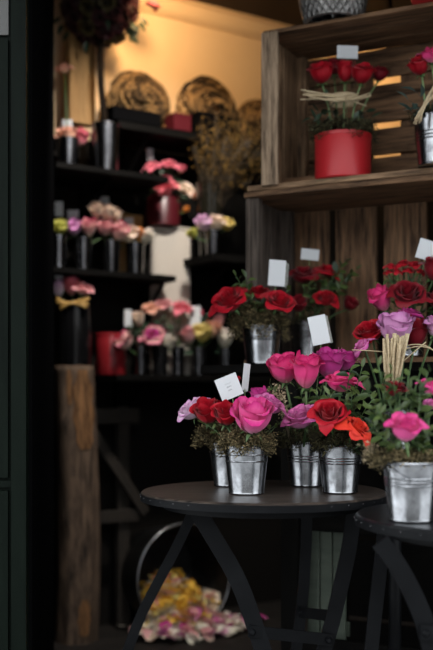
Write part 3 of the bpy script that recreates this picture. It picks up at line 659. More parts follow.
tuft(P(279, 398, 2.34), inb(bB, -.02, 0, .06), 'pale brown dried flower tuft beside the orchid pink rose', 3)
tuft(P(284, 413, 2.36), inb(bB, -.03, 0, .06), 'brown dried tuft below the hot pink row', 4, 160, .014)
tuft(P(370, 452, 1.90), inb(bD, -.03, 0, .08), 'brown wispy moss tuft hanging off the lone bucket', 5, 200, .016)

# raffia sheaf of the tied bunch
sh = tag(empty('raffia_sheaf', P(393, 386, 2.36)), 'sheaf of cut pale raffia tied upright under the lilac rose', 'raffia')
for i in range(26):
    a = R.uniform(-1, 1); b0 = P(392+a*6, 384+R.uniform(-2, 2), 2.36+R.uniform(-.012, .012)); b1 = P(396+a*13+R.uniform(-2, 2), 338+R.uniform(-5, 7), 2.35+R.uniform(-.02, .02))
    put('strand', MB().tube(bez(b0-sh.location, (b0+b1)/2-sh.location+Vector((R.uniform(-.004, .004), 0, 0)), b1-sh.location, 4), R.uniform(.0022, .0040), 5).mesh('strand'), 'raffia', sh)
for (x0, y0, x1, y1, x2, y2) in ((386, 352, 362, 350, 352, 350), (402, 350, 424, 342, 436, 352), (400, 364, 416, 350, 426, 342), (404, 346, 430, 340, 437, 356)):
    pts = [P(x, y, 2.37)-sh.location for x, y in ((x0, y0), (x1, y1), (x2, y2))]
    put('loose_strand', MB().tube(bez(*pts, 7), .0016, 4).mesh('loose_strand'), 'raffia', sh)

# ------------------------------------------------------------------ upper crate: red pot bunch and zinc bucket bunch
bH = cp(343, .20, UZ0+.002); rH = 28*bH.y/F
pot(bH, 'red cylindrical pot of red roses in the upper crate', rH, .131, 'red_pot', name='red_pot')
moss(top(bH, .131), rH*1.02, .040, 2600, 'dark moss around the stems in the red crate pot', seed=11, m='dark_moss', drops=.3)
dH = bH.y
rose(321, 71, 15, dH-.03, 'red', 'red rose at the outer edge of the crate pot, by the crate end', inb(bH, -.03, 0, .1), 'cup', (-.12, -.2), stemmat='pale_stem')
rose(345, 70, 12, dH-.02, 'red', 'red rose in the middle of the crate pot below the card', inb(bH, 0, -.01, .1), 'bud', (0, -.12), stemmat='pale_stem')
rose(362, 72, 14, dH-.04, 'red', 'red rose next to the middle rose of the crate pot', inb(bH, .02, -.01, .1), 'cup', (.12, -.15), stemmat='pale_stem')
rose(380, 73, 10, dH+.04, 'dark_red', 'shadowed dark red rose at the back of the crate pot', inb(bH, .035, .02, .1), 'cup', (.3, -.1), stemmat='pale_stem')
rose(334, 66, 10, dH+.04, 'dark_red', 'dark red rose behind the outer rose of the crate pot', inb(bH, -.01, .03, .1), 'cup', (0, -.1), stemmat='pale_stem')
card(347.5, 52, dH+.01, 21, 13, 'small white card over the red roses of the crate pot', inb(bH, .01, .01, .13), tilt=math.radians(2), leaf2=False)
rf = tag(empty('raffia_bow', P(338, 100, dH-.06)), 'pale raffia bow tied around the stems in the crate pot', 'raffia')
for i in range(20):
    s = -1 if i % 2 else 1; y0 = 99+R.uniform(-3, 3); xe = 338+s*R.uniform(20, 34)-(4 if s < 0 else 0); ye = (93 if s < 0 else 98)+R.uniform(-6, 8)
    pts = [P(x, y, dH-.055+R.uniform(-.012, .012))-rf.location for x, y in ((338-s*R.uniform(2, 12), y0), (338+s*12, y0+R.uniform(-4, 4)), (xe, ye))]
    put('strand', MB().tube(bez(*pts, 5), R.uniform(.0018, .0034), 4).mesh('strand'), 'raffia', rf)
put('wrap', MB().lathe([(.040, -.012), (.046, -.006), (.047, .006), (.040, .012)], 20).mesh('wrap'), 'raffia', rf, T(Vector((bH.x, bH.y, P(338, 100, dH).z))-rf.location))
for (x, y) in ((331, 104), (339, 106), (349, 105), (356, 103), (344, 110), (360, 110)):
    pass
sprigs(bH, dH-.02, [(318, 112), (326, 96), (366, 112), (372, 118), (354, 120), (312, 118)], 6, .03, 'dark leafy sprig round the stems of the crate pot', 'dark sprigs in the crate pot', 'dark_leaf', .13)
bI = cp(437, .13, UZ0+.002)
bucket(bI, 'zinc bucket beside the red pot in the upper crate', r=.062, rb=.05, h=.13, rings=(.34, .41, .48), rot=1.5, bail=False)
moss(top(bI, .13), .062, .02, 900, 'dark moss in the zinc bucket of the upper crate', seed=12, m='dark_moss')
dI = bI.y
rose(419, 64, 13, dI-.02, 'red', 'red rose leaning toward the pot in the upper crate', inb(bI, -.03, 0, .08), 'cup', (-.3, -.2), stemmat='pale_stem')
rose(432, 54, 16, dI-.04, 'hot_pink', 'hot pink rose above the raffia tie in the upper crate', inb(bI, 0, -.01, .08), 'open', (-.05, -.3), stemmat='pale_stem')
sprigs(bI, dI-.03, [(408, 100), (412, 112), (416, 92), (424, 120)], 4, .045, 'broad blue green leaf sprig beside the zinc bucket of the upper crate', 'blue green sprigs in the upper crate', 'blue_leaf', .1)
rt = tag(empty('raffia_tie', P(430, 100, dI-.07)), 'pale raffia tie slanting over the upper crate bucket', 'raffia')
for i in range(9):
    pts = [P(x, y, dI-.075+R.uniform(-.01, .01))-rt.location for x, y in ((414+i*.9, 122+R.uniform(-5, 4)), (422+R.uniform(-2, 2), 104), (436, 88+R.uniform(-8, 8)))]
    put('strand', MB().tube(bez(*pts, 5), R.uniform(.002, .0036), 4).mesh('strand'), 'raffia', rt)

# quilted vase and red pot on top of the crates
vz = cp(333, .16, UTOP)
vr = 34*vz.y/F; prof = []
NA, NZ = 26, 13
def vrad(t): return vr*(.62+.40*math.sin(pi*min(1, .16+t*.62)))
Hv = .20
vs = []; fs = []
for i in range(NZ+1):                                      # rhombic cells, each with a raised centre
    for j in range(NA):
        a = 2*pi*(j+(.5 if i % 2 else 0))/NA; q = vrad(i/NZ); vs.append((q*math.cos(a), q*math.sin(a), Hv*i/NZ))
def idx(i, j): return i*NA+j % NA
for i in range(1, NZ):
    for j in range(NA):
        l_, r_ = (idx(i, j), idx(i, j+1)); o = j+1 if i % 2 else j+1
        if i % 2: bt, tp = idx(i-1, j+1), idx(i+1, j+1)
        else: bt, tp = idx(i-1, j), idx(i+1, j)
        am = 2*pi*(j+.5+(.5 if i % 2 else 0))/NA; q = vrad(i/NZ)+.0075
        def inset(k, f=.5):
            return tuple(Vector(vs[k]).lerp(Vector((q*math.cos(am), q*math.sin(am), Hv*i/NZ)), f))
        o0 = len(vs); vs += [inset(bt), inset(r_), inset(tp), inset(l_)]
        corners = [bt, r_, tp, l_]
        for k in range(4): fs.append((corners[k], corners[(k+1) % 4], o0+(k+1) % 4, o0+k))
        fs.append((o0, o0+1, o0+2, o0+3))
qv = tag(empty('quilted_vase', vz), 'silver grey vase with raised diamond quilting on top of the crates', 'vase')
put('body', MB().add(vs, fs).mesh('body', False), 'silver', qv)
put('neck', MB().lathe([(vrad(0)*.9, 0), (vrad(0), .002), (vrad(0)*.995, Hv/NZ*1.0)], 40).mesh('neck'), 'silver', qv)
put('rim', MB().lathe([(vrad(1)*.97, Hv*.92), (vrad(1)*1.02, Hv), (vrad(1)*.98, Hv+.008), (vrad(1)*.92, Hv), (vrad(1)*.85, Hv*.8), (0, .01)], 40).mesh('rim'), 'silver', qv)
pot(cp(428, .12, UTOP), 'red pot on top of the crates beside the quilted vase', .045, .10, 'red_pot', name='red_pot')

# ------------------------------------------------------------------ back wall: shelves and their flowers
def shelf(px0, px1, off0, z, th, label, brackets=(), m='black_wood'):
    x0, x1 = wt(px0, off0/2), wt(px1, off0/2)
    e = tag(empty('wall_shelf', wallm @ Vector((x0, 0, z)), (0, 0, WROT)), label, 'shelf'); L = x1-x0
    board('shelf_board', (L/2, -off0/2-.001, -th/2), (L, off0, th), m, e)
    for q in brackets:
        bx = q*L; put('bracket', MB().box((bx, -.011, -th-.08), (.02, .02, .16)).tube([(bx, -.02, -th-.15), (bx, -off0*.85, -th-.006)], .009, 6).mesh('bracket', False), m, e)
    return e
Z1 = wz(94, .12, 178); Z2 = wz(95, .12, 274); Z3 = wz(165, .15, 376); Z4 = wz(213, .12, 263)
shelf(104, 300, .245, S0Z, .03, 'dark shelf high on the wall carrying the vine coils', (.15, .8))
shelf(40, 150, .30, Z1, .022, 'black wall shelf carrying the topiary pot', (.5,))
shelf(40, 161, .24, Z2, .022, 'black wall shelf with a crowded row of roses in dark cups', (.93,))
shelf(98, 262, .31, Z3, .025, 'long low black wall shelf with roses in slim metal cups', (.2, .8))
shelf(189, 262, .37, Z4, .03, 'short dark shelf under the lilac and cream roses', (.3, .8))
# timber post at the plaster wall
pst = put('wall_post', MB().box((0, 0, (2.6-S0Z)/2), (.11, .05, 2.6-S0Z)).mesh('wall_post', False), 'amber_wood', None, T(wp(80, .10, S0Z+.0)) @ Matrix.Rotation(WROT, 4, 'Z'))
tag(pst, 'brown timber post in front of the lit plaster wall', 'post')
# vine coils
def coil(px, py, rpx, label, seed, tilt):
    rr = random.Random(seed); off = .105; c = wp(px, off, 0); rad = rpx*c.y/F; z = S0Z+rad*1.0; b = MB()
    for i in range(120):                                    # a rolled bundle: strands curve across a flattened dome
        tl_ = rr.uniform(-.5, .5)+.5; q = rad*rr.uniform(.25, .9); ox, oz = rr.uniform(-.3, .3)*rad, rr.uniform(-.3, .3)*rad; th_ = .10*math.sqrt(max(0, 1-(q/rad)**2))*rr.choice((-1, -1, -1, 1))*rr.uniform(.7, 1); a0 = rr.uniform(0, 6.28); sw = rr.uniform(1.2, 3.2); ph = rr.uniform(0, 6); wb = rr.uniform(.02, .10)
        pts = []
        for k in range(13):
            a = a0+sw*k/12; g = q*(1+wb*math.sin(3*a+ph)); vx = Vector((ox+g*math.cos(a), 0, oz+g*math.sin(a)))
            if vx.length > rad: vx *= rad/vx.length
            pts.append((vx.x*1.04, -.0-abs(th_)*math.sqrt(max(.05, 1-(vx.length/rad)**2))+.008*math.sin(2*a+ph*2), vx.z*.90))
        b.tube(pts, rr.uniform(.004, .0085), 5, rr.random()**1.6)
    o = put('vine_coil', b.mesh('vine_coil', True, True), 'vine', None, T((c.x, c.y, S0Z+rad*.93)) @ Matrix.Rotation(WROT+tilt, 4, 'Z'))
    tag(o, label, 'wreath', 'vine coils')
coil(137, 105, 33, 'coil of twisted brown vine beside the topiary trunk', 1, .0)
coil(205, 110, 36, 'largest coil of twisted brown vine in the middle of the high shelf', 2, .1)
coil(258, 122, 28, 'coil of twisted brown vine half behind the crates', 3, 0)
def tin(px, wpx, py, label, m, off=.215):
    c = wp(px, off, S0Z+.0005); h = ZC+(HY-py)/F*c.y-S0Z; ww = wpx*c.y/F
    e = tag(empty('storage_tin', c, (0, 0, WROT)), label, 'box')
    put('body', MB().box((0, 0, h*.42), (ww, .07, h*.84)).mesh('body', False), m, e); put('lid', MB().box((0, 0, h*.92), (ww*1.02, .072, h*.16)).mesh('lid', False), m, e)
tin(133, 54, 112, 'long dark storage box before the vine coil nearest the topiary', 'black_paint')
tin(178, 20, 116, 'small dark red tin between the two large vine coils', 'maroon')
tin(212, 40, 116, 'long dark storage box before the largest vine coil', 'black_paint')

# topiary tree on the upper black shelf
tp = wp(106, .215, Z1+.001); te = tag(empty('topiary_tree', tp), 'dried flower ball topiary on a stick in a metal pot', 'topiary'); dT = tp.y
put('pot', MB().lathe([(0, .002), (.045, 0), (.056, .18), (.058, .182), (.058, .188), (.052, .188), (.05, .16), (0, .16)], 32).mesh('pot'), 'dark_zinc', te)
bc = P(100, 5, dT)-tp; br = 43*dT/F
put('trunk', MB().tube([(0, 0, .15), Vector((-.02, 0, .35)), bc-Vector((0, 0, br*.5))], .013, 8).mesh('trunk'), 'trunk', te)
put('core', MB().lathe([(br*.80*math.sin(pi*i/12)+1e-5, -br*.80*math.cos(pi*i/12)) for i in range(13)], 20).mesh('core'), 'dark_moss_solid' if 'dark_moss_solid' in MATS else 'trunk', te, T(bc))
for i in range(70):
    zz = 1-2*(i+.5)/70; a = i*2.399; q = math.sqrt(1-zz*zz); dv = Vector((q*math.cos(a), q*math.sin(a), zz))
    cn = ('dusky', 'dusky', 'olive', 'dusky', 'dusky', 'dusky')[i % 6] if i % 7 else 'olive'
    full = ROSES['open', i % 3][2]; s = R.uniform(.020, .030)
    put('dried_flower', full, cn, te, T(bc+dv*br*.76) @ dv.to_track_quat('Z', 'Y').to_matrix().to_4x4() @ Matrix.Scale(s*1.0, 4))
for i in range(26):
    dv = Vector((R.gauss(0, 1), R.gauss(0, 1), R.gauss(0, 1))).normalized()
    if i < 5: dv = Vector((.75, -.25, -.6+R.uniform(-.15, .1))).normalized()
    put('leaf', LEAVES[i % 4], 'dark_leaf', te, T(bc+dv*br*.95) @ frame(dv+Vector((0, 0, -.3)), Vector((0, -1, .5))) @ Matrix.Scale(.045, 4))

def cup(px, off, z, rpx, h, label, m='dark_zinc', group=None, taper=.85):
    c = wp(px, off, z+.001); r = rpx*c.y/F
    e = tag(empty('flower_cup', c), label, 'cup', group)
    put('body', MB().lathe([(0, .002), (r*taper, 0), (r, h), (r-.002, h), (r*taper-.002, .008), (0, .008)], 28).mesh('body'), m, e)
    put('rim', MB().lathe([(r-.001, h-.003), (r+.0015, h-.002), (r+.0015, h+.001), (r-.001, h+.002)], 28).mesh('rim'), m, e)
    return c+Vector((0, 0, .02))
def brose(px, py, r, off, color, label, foot, kind='cup', lean=(0, -.4), group=None):
    return rose(px, py, r*1.14, wp(px, off).y, color, label, foot, kind, lean, group, detail=False)
def bcard(px, py, off, w_, h_, label, foot): card(px, py, wp(px, off).y, w_, h_, label, foot, leaf2=False)
# upper shelf
k = cup(68, .16, Z1, 11, .125, 'metal cup of two roses beside the topiary pot')
brose(67, 134, 10, .16, 'peach', 'peach rose with a card in the cup beside the topiary pot', k, 'cup', (-.2, -.5))
brose(82, 136, 9, .15, 'coral', 'pink rosebud leaning at the topiary pot', k, 'bud', (.3, -.3))
brose(63, 68, 9, .12, 'peach', 'tall pale peach rose before the brown timber post', k, 'open', (-.2, -.4))
bcard(67, 124, .12, 11, 9, 'pale card over the peach rose beside the topiary pot', k)
# middle shelf
ks = [cup(px, .16, Z2, 9.5, .128, lab) for px, lab in ((58, 'glossy metal cup of the green yellow rose'), (83, 'glossy metal cup of the pink edged rose on the middle shelf'), (111, 'glossy metal cup of the cream pink rose on the middle shelf'), (135, 'glossy metal cup of the orange and white roses'))]
for (px, py, r, off, c_, lab, ki, kind) in (
    (60, 226, 9, .17, 'green_yellow', 'green yellow rose at the end of the middle shelf', 0, 'cup'),
    (74, 226, 9, .16, 'lilac', 'pale lilac pink rose on the middle shelf', 0, 'cup'),
    (89, 226, 10, .17, 'pink_edge', 'cream rose with pink edges on the middle shelf', 1, 'bud'),
    (105, 227, 9, .17, 'pale_pink', 'small blush pink rose in the middle shelf row', 1, 'cup'),
    (119, 230, 11, .17, 'pink_edge', 'cream rose with pink blush in the middle shelf row', 2, 'cup'),
    (129, 233, 11, .16, 'cream', 'round cream rose next to the orange rose', 2, 'cup'),
    (138, 234, 8, .15, 'orange', 'orange rose next to the white end rose', 3, 'bud'),
    (146, 235, 9, .16, 'white', 'white rose at the free end of the middle shelf', 3, 'cup'),
    (96, 208, 9, .17, 'cream', 'tall cream rose behind the middle shelf row', 1, 'bud'),
    (107, 211, 9, .17, 'cream', 'tall open cream rose behind the middle shelf row', 2, 'cup'),
    (116, 214, 7, .16, 'cream', 'tall pale cream rose near the amber board', 2, 'bud')):
    brose(px, py, r, off, c_, lab, ks[ki], kind, (R.uniform(-.2, .2), -.5))
for (px, py, lab, ki, w_, h_) in ((59, 209, 'pale card over the green yellow rose', 0, 8, 15), (73, 214, 'pale card over the lilac pink rose', 0, 11, 8), (102, 200, 'pale card above the tall cream rose', 1, 14, 7), (107, 217, 'pale card before the tall open cream rose', 2, 11, 10), (129, 221, 'pale card above the round cream rose', 3, 9, 7)):
    bcard(px, py, .10, w_, h_, lab, ks[ki])
ab = put('amber_board', MB().box((0, 0, .13), (.13, .012, .26)).mesh('amber_board', False), 'amber_wood', None, T(wp(128, .07, Z2+.001)) @ Matrix.Rotation(WROT, 4, 'Z')); tag(ab, 'amber brown board leaning at the wall behind the cream roses', 'board')
# log stump with its vase
lg = P(76, 640, 3.86); lg.z = 0; rl = .083; LH = ZC+(HY-366)/F*3.86
e = tag(empty('log_post', lg), 'upright rough log carrying a dark vase of pink roses', 'log')
vs = []; n = 40; N = 44
for i in range(N+1):
    t = i/N
    for j in range(n):
        a = 2*pi*j/n; q = rl*(1-.10*t)*(1+.035*math.sin(3*a+t*2)+.03*math.sin(7*a+1.3+t*3)+.018*math.sin(17*a+t*5)+.012*math.sin(29*a))
        q += .014*math.exp(-((t-.80)/.025)**2-((math.sin((a-4.3)/2))/.14)**2)+.010*math.exp(-((t-.25)/.03)**2-((math.sin((a-4.0)/2))/.13)**2)+.010*math.exp(-((t-.45)/.03)**2-((math.sin((a-4.2)/2))/.12)**2)
        vs.append((q*math.cos(a)+.010*math.sin(t*4), q*math.sin(a), LH*t))
put('trunk', MB().add(vs, [(i*n+j, i*n+(j+1) % n, (i+1)*n+(j+1) % n, (i+1)*n+j) for i in range(N) for j in range(n)]+[tuple(range(N*n, N*n+n))]).mesh('trunk'), 'log_wood', e)
# patches of bare wood where the bark has come off
def bark_patch(a0, a1, t0, t1):
    vs = []; nn, mm = 8, 10
    for i in range(mm+1):
        t = t0+(t1-t0)*i/mm; we = math.sin(pi*(.08+.84*i/mm))**.5
        for j in range(nn+1):
            am = (a0+a1)/2+(a1-a0)/2*(-1+2*j/nn)*we*(1+.15*math.sin(i*1.9)); q = rl*(1-.10*t)*(1+.035*math.sin(3*am+t*2)+.03*math.sin(7*am+1.3+t*3))+.0035
            vs.append((q*math.cos(am)+.010*math.sin(t*4), q*math.sin(am), LH*t))
    put('bare_patch', MB().add(vs, [(i*(nn+1)+j, i*(nn+1)+j+1, (i+1)*(nn+1)+j+1, (i+1)*(nn+1)+j) for i in range(mm) for j in range(nn)]).mesh('bare_patch'), 'log_bare', e)
bark_patch(4.75, 5.85, .70, .985); bark_patch(4.9, 5.5, .03, .16); bark_patch(4.45, 4.75, .86, .985)
put('cut_face', MB().lathe([(0, LH+.001), (rl*.80, LH+.001), (rl*.84, LH-.006)], 30).mesh('cut_face'), 'log_bare', e, T((.010*math.sin(4.), 0, 0)))
lt = PZ(75, 3.86, LH+.002); hv = .24
e = tag(empty('dark_vase', lt), 'glossy dark vase tied with a gold ribbon, standing on the log', 'vase')
put('body', MB().lathe([(0, .002), (.060, 0), (.066, .12), (.060, hv), (.057, hv), (.057, .01), (0, .008)], 30).mesh('body'), 'black_gloss', e)
gr = tag(empty('gold_ribbon', P(72, 303, 3.80)), 'gold raffia ribbon tied round the dark vase on the log', 'ribbon')
for i in range(12):
    s = -1 if i % 2 else 1
    pts = [P(x, y, 3.79)-gr.location for x, y in ((73-s*3, 303), (73+s*7, 303+R.uniform(-3, 3)), (73+s*R.uniform(12, 17), 303+R.uniform(-6, 7)))]
    put('ribbon_loop', MB().tube(bez(*pts, 5), R.uniform(.004, .007), 5).mesh('ribbon_loop'), 'gold_ribbon', gr)
for (px, py, r, c_, lab, kind, ln) in ((58, 287, 10, 'lilac_white', 'white lilac rose beside the pink roses on the log', 'bud', (-.1, -.2)), (71, 284, 11, 'coral', 'pink rosebud in the vase on the log', 'bud', (-.05, -.25)), (83, 288, 12, 'pale_pink', 'pink rose with pale outer petals in the vase on the log', 'open', (.4, -.4))):
    rose(px, py, r, 3.84, c_, lab, lt+Vector((0, 0, .12)), kind, ln, detail=False)
card(59, 272, 3.82, 8, 14, 'pale card over the white lilac rose on the log', lt+Vector((-.03, 0, .2)), leaf2=False)
# long low shelf
pot(wp(111, .15, Z3+.001), 'plain red cylinder pot at the end of the low shelf', 15*wp(111, .15).y/F, .165, 'dull_red', name='red_pot')
k3 = {}
for px, rp_, lab in ((141, 6.5, 'slim metal cup under the magenta edged rose'), (160, 8, 'dark cup between the slim metal cups'), (178, 6.5, 'slim metal cup under the upright white rose'), (199, 7.5, 'slim metal cup under the pale yellow rose'), (225, 6.5, 'slim metal cup under the white rose by the crates')):
    k3[px] = cup(px, .22, Z3, rp_, .115, lab, 'dark_zinc' if px != 160 else 'black_gloss', taper=.9)
for (px, py, r, off, c_, lab, ki, kind, ln) in (
    (123, 340, 11, 0.231, 'pink_edge', 'white rose with pink edge drooping over the red cylinder pot', 141, 'cup', (-.6, -.4)),
    (152, 335, 12, 0.231, 'pink_edge', 'open rose with magenta edges on the low shelf', 160, 'open', (-.1, -.9)),
    (152, 334, 7, 0.240, 'magenta', 'magenta rosebud inside the low shelf row', 160, 'open', (-.1, -.9)),
    (168, 341, 9, 0.227, 'white', 'upright white rose on the low shelf', 178, 'bud', (0, -.4)),
    (151, 308, 9, 0.195, 'peach', 'tall peach rose on the low shelf', 160, 'open', (-.1, -.5)),
    (164, 304, 9, 0.195, 'pale_pink', 'tall blush pink rose on the low shelf', 178, 'open', (.1, -.5)),
    (181, 307, 11, 0.195, 'coral', 'tall coral rose on the low shelf', 178, 'open', (.2, -.5)),
    (138, 318, 8, 0.204, 'cream', 'tall cream rose with a card on the low shelf', 141, 'bud', (-.2, -.3)),
    (188, 334, 9, 0.227, 'pale_pink', 'pale pink rosebud next to the yellow rose', 199, 'bud', (-.2, -.3)),
    (202, 331, 11, 0.235, 'yellow', 'pale yellow rose on the low shelf', 199, 'cup', (0, -.3)),
    (213, 328, 9, 0.222, 'peach', 'peach rose between the yellow and the white rose', 199, 'bud', (.1, -.2)),
    (225, 337, 10, 0.227, 'white', 'white rosebud beside the crates on the low shelf', 225, 'bud', (0, -.3)),
    (219, 319, 7, 0.204, 'pale_pink', 'small pink rose above the white rosebud by the crates', 225, 'bud', (0, -.2)),
    (200, 313, 4, 0.186, 'coral', 'tiny coral rosebud at the back of the low shelf', 199, 'bud', (.3, -.2))):
    brose(px, py, r, off, c_, lab, k3[ki], kind, ln)
bcard(128, 318, .20, 7, 17, 'tall pale card over the drooping white rose', k3[141]); bcard(195, 318, .20, 11, 24, 'tall pale card behind the pale yellow rose', k3[199])
for (ki, x, y) in ((141, 132, 328), (160, 160, 322), (178, 174, 322), (178, 160, 345), (199, 206, 318), (225, 220, 350), (199, 190, 348), (141, 142, 332)):
    sprig(k3[ki]+Vector((0, 0, .05)), P(x, y, wp(x, .21).y), 6, .04, 'dark leafy sprig among the low shelf roses', 'dark sprigs on the low shelf', 'dark_leaf')
# tall woven basket with the red pot of pink roses on it
wb = wp(170, .085, Z3+.001); bh = ZC+(HY-229)/F*wb.y-wb.z; bw = 38*wb.y/F
e = tag(empty('woven_basket', wb, (0, 0, WROT-.35)), 'tall pale woven basket under the red pot of pink roses', 'basket')
vs = []; nx, nz = 16, 28
body = MB()
def rrect(a, hw, cr):
    x, y = math.cos(a), math.sin(a); pw = 6
    q = (abs(x)**pw+abs(y)**pw)**(-1/pw); return Vector((x*q*hw, y*q*hw*.55, 0))
n = 64
prof = [(t, 1. if t < .96 else 1-.5*((t-.96)/.04)**2*.12) for t in [i/nz for i in range(nz+1)]]
vs = []
for i, (t, s) in enumerate(prof):
    for j in range(n):
        q = 1+(.028 if (i+j) % 2 else -.028)
        vs.append(rrect(2*pi*j/n, bw/2*s*q, .02)+Vector((0, 0, bh*t)))
body.add(vs, [(i*n+j, i*n+(j+1) % n, (i+1)*n+(j+1) % n, (i+1)*n+j) for i in range(nz) for j in range(n)]+[tuple(range(nz*n, nz*n+n))])
put('body', body.mesh('body', False), 'woven', e)
put('rim', MB().tube([rrect(2*pi*j/40, bw/2*1.0, .02)+Vector((0, 0, bh-.004)) for j in range(41)], .006, 6, cap=False).mesh('rim'), 'woven', e)
rp0 = wb+Vector((-.03, 0, bh+.003)); rp0 = wp(163, .095, wb.z+bh+.003)
pot(rp0, 'dark red pot of pink roses standing on the woven basket', 17*rp0.y/F, .125, 'maroon', name='red_pot')
fo = rp0+Vector((0, 0, .06))
for (px, py, r, c_, lab, kind, ln) in ((163, 186, 12, 'coral', 'round coral pink rose at the front of the basket pot', 'cup', (0, -.7)), (152, 165, 9, 'coral', 'pink rose at the top of the basket pot, beside the card', 'wide', (-.2, -.5)), (169, 163, 9, 'coral', 'pink rose with loose petals at the top of the basket pot', 'wide', (.1, -.5)),
    (185, 188, 9, 'cream', 'cream rose at the side of the basket pot', 'open', (.5, -.6)), (182, 168, 5, 'coral', 'small pink bud sticking out of the basket pot', 'bud', (.7, -.3)), (195, 195, 6, 'peach', 'small peach rose hanging off the basket pot', 'open', (.9, -.3)), (186, 209, 4, 'orange', 'tiny orange bud below the cream rose', 'bud', (.8, -.3)), (143, 181, 7, 'dark_red', 'dim dark rose at the shaded side of the basket pot', 'open', (-.6, -.4))):
    brose(px, py, r, .15, c_, lab, fo, kind, ln)
bcard(150, 154, .12, 6, 11, 'tan card sticking out of the basket pot', fo)
for (x, y) in ((176, 176), (150, 178), (172, 172), (160, 172), (180, 196), (150, 190)):
    sprig(fo+Vector((0, 0, .02)), P(x, y, wp(x, .15).y), 6, .045, 'dark leafy sprig among the pink roses of the basket pot', 'dark sprigs in the basket pot', 'dark_leaf')
# short shelf: cup of roses, glass vase of dried flowers
k = cup(213, .325, Z4, 8, .095, 'metal cup of lilac and cream roses on the short shelf')
for (px, py, r, c_, lab, kind, ln) in ((203, 222, 9, 'lilac_white', 'lilac pink rose on the short shelf', 'cup', (-.3, -.4)), (216, 222, 9, 'cream', 'cream rose on the short shelf', 'cup', (0, -.4)), (227, 223, 8, 'yellow', 'pale yellow rose on the short shelf', 'cup', (.3, -.4)), (192, 233, 6, 'green_yellow', 'small green yellow rose hanging beside the basket', 'cup', (-.8, -.3))):
    brose(px, py, r, .33, c_, lab, k, kind, ln)
gvp = wp(210, .225, Z4+.001); hg = ZC+(HY-184)/F*gvp.y-gvp.z
e = tag(empty('glass_vase', gvp), 'tall dark glass vase of golden dried flowers', 'vase')
put('body', MB().lathe([(0, .002), (.045, 0), (.05, hg*.5), (.06, hg), (.057, hg), (.045, hg*.5), (.04, .01), (0, .008)], 28).mesh('body'), 'glass', e)
e = tag(empty('dried_bouquet', gvp+Vector((0, 0, .02))), 'big bunch of golden brown dried flowers in the tall glass vase', 'dried flowers')
cb = P(229, 150, wp(229, .355).y)-e.location; rb_ = 34*gvp.y/F; b = MB(); st = MB(); rr = random.Random(5)
for i in range(1700):
    dv = Vector((rr.gauss(0, 1), rr.gauss(0, 1), rr.gauss(0, 1))).normalized()*rb_*(.25+.85*rr.random()**.7)*(1+.12*math.sin(7*i)); dv.y *= .5
    dv.z *= 1.05
    p = cb+dv; q = rr.uniform(.0025, .0062); rt_ = Quaternion(Vector((rr.gauss(0, 1), rr.gauss(0, 1), rr.gauss(0, 1))).normalized(), rr.uniform(0, 6))
    pts = [p+rt_ @ (Vector(v)*q) for v in ((1, 0, -.3), (-.5, .87, -.3), (-.5, -.87, -.3), (0, 0, .9))]
    b.add(pts, [(0, 1, 2), (0, 3, 1), (1, 3, 2), (2, 3, 0)], None, rr.random()**3)
    if i % 26 == 0: st.tube(bez((0, 0, 0), (dv.x*.2, dv.y*.2, hg*.8), p, 6), .0016, 4)
o = put('flower_heads', b.mesh('flower_heads', False, True), 'dried', e); o['kind'] = 'stuff'
put('stems', st.mesh('stems'), 'brown_stem', e)
# dark wooden box under the short shelf
wbx = wp(222, .12, Z3+.0265)
# single pink rose hanging by the crown moulding
hp = P(153, 4, 3.95)
rose(153, 4, 9, 3.95, 'coral', 'pink rose hung by its stem under the crown moulding', (hp.x, hp.y, CZ1-.001), 'wide', (.2, -.2), detail=False)

# dim trestle behind the log
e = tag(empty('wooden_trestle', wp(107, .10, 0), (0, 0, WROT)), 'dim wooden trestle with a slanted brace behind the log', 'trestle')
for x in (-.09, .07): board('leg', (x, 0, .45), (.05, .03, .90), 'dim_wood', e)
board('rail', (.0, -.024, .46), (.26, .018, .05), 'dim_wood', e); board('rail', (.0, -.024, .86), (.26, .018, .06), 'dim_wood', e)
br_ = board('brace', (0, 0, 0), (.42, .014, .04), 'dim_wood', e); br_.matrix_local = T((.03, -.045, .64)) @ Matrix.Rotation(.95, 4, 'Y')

# ------------------------------------------------------------------ overturned tub with rose petals
tb_c = P(185, 0, 3.98); tb_c.z = .218; RT = .215
ax = (WN+Vector((0, 0, .06))).normalized()                   # opening faces the street
tm = T(tb_c) @ ax.to_track_quat('Z', 'Y').to_matrix().to_4x4()
e = tag(empty('metal_tub', (tb_c.x, tb_c.y+.1, 0)), 'dark metal tub tipped on its side, spilling petals', 'tub')
inv = Matrix.Translation(-e.location)
tl = .25
put('body', MB().lathe([(RT, 0), (RT-.03, -tl), (0, -tl), (0, -tl+.004), (RT-.035, -tl+.004), (RT-.004, 0)], 48).mesh('body'), 'tub', e, inv @ tm)
put('rim', MB().tube([(RT*math.cos(2*pi*i/48), RT*math.sin(2*pi*i/48), 0) for i in range(49)], .0032, 6, cap=False).mesh('rim'), 'tub_rim', e, inv @ tm)
def tloc(x, y): return Vector((tb_c.x, tb_c.y, 0))+WD*x-WN*y
def fallen(seed):
    m = MB(); rr = random.Random(seed); vs = []; uv = []; n = 4
    for i in range(n+1):
        for j in range(n+1):
            u = -1+2*j/n; v = i/n; ww = .5*math.sin(pi*(.10+.72*v))**.8
            vs.append((u*ww, v-.5, .30*(u*ww)**2*2+.35*(v-.5)**2+rr.uniform(-.05, .05)*v)); uv.append(((u+1)/2, v))
    return m.add(vs, [(i*(n+1)+j, i*(n+1)+j+1, (i+1)*(n+1)+j+1, (i+1)*(n+1)+j) for i in range(n) for j in range(n)], uv).mesh('fallen_petal')
FP = [fallen(i) for i in range(5)]
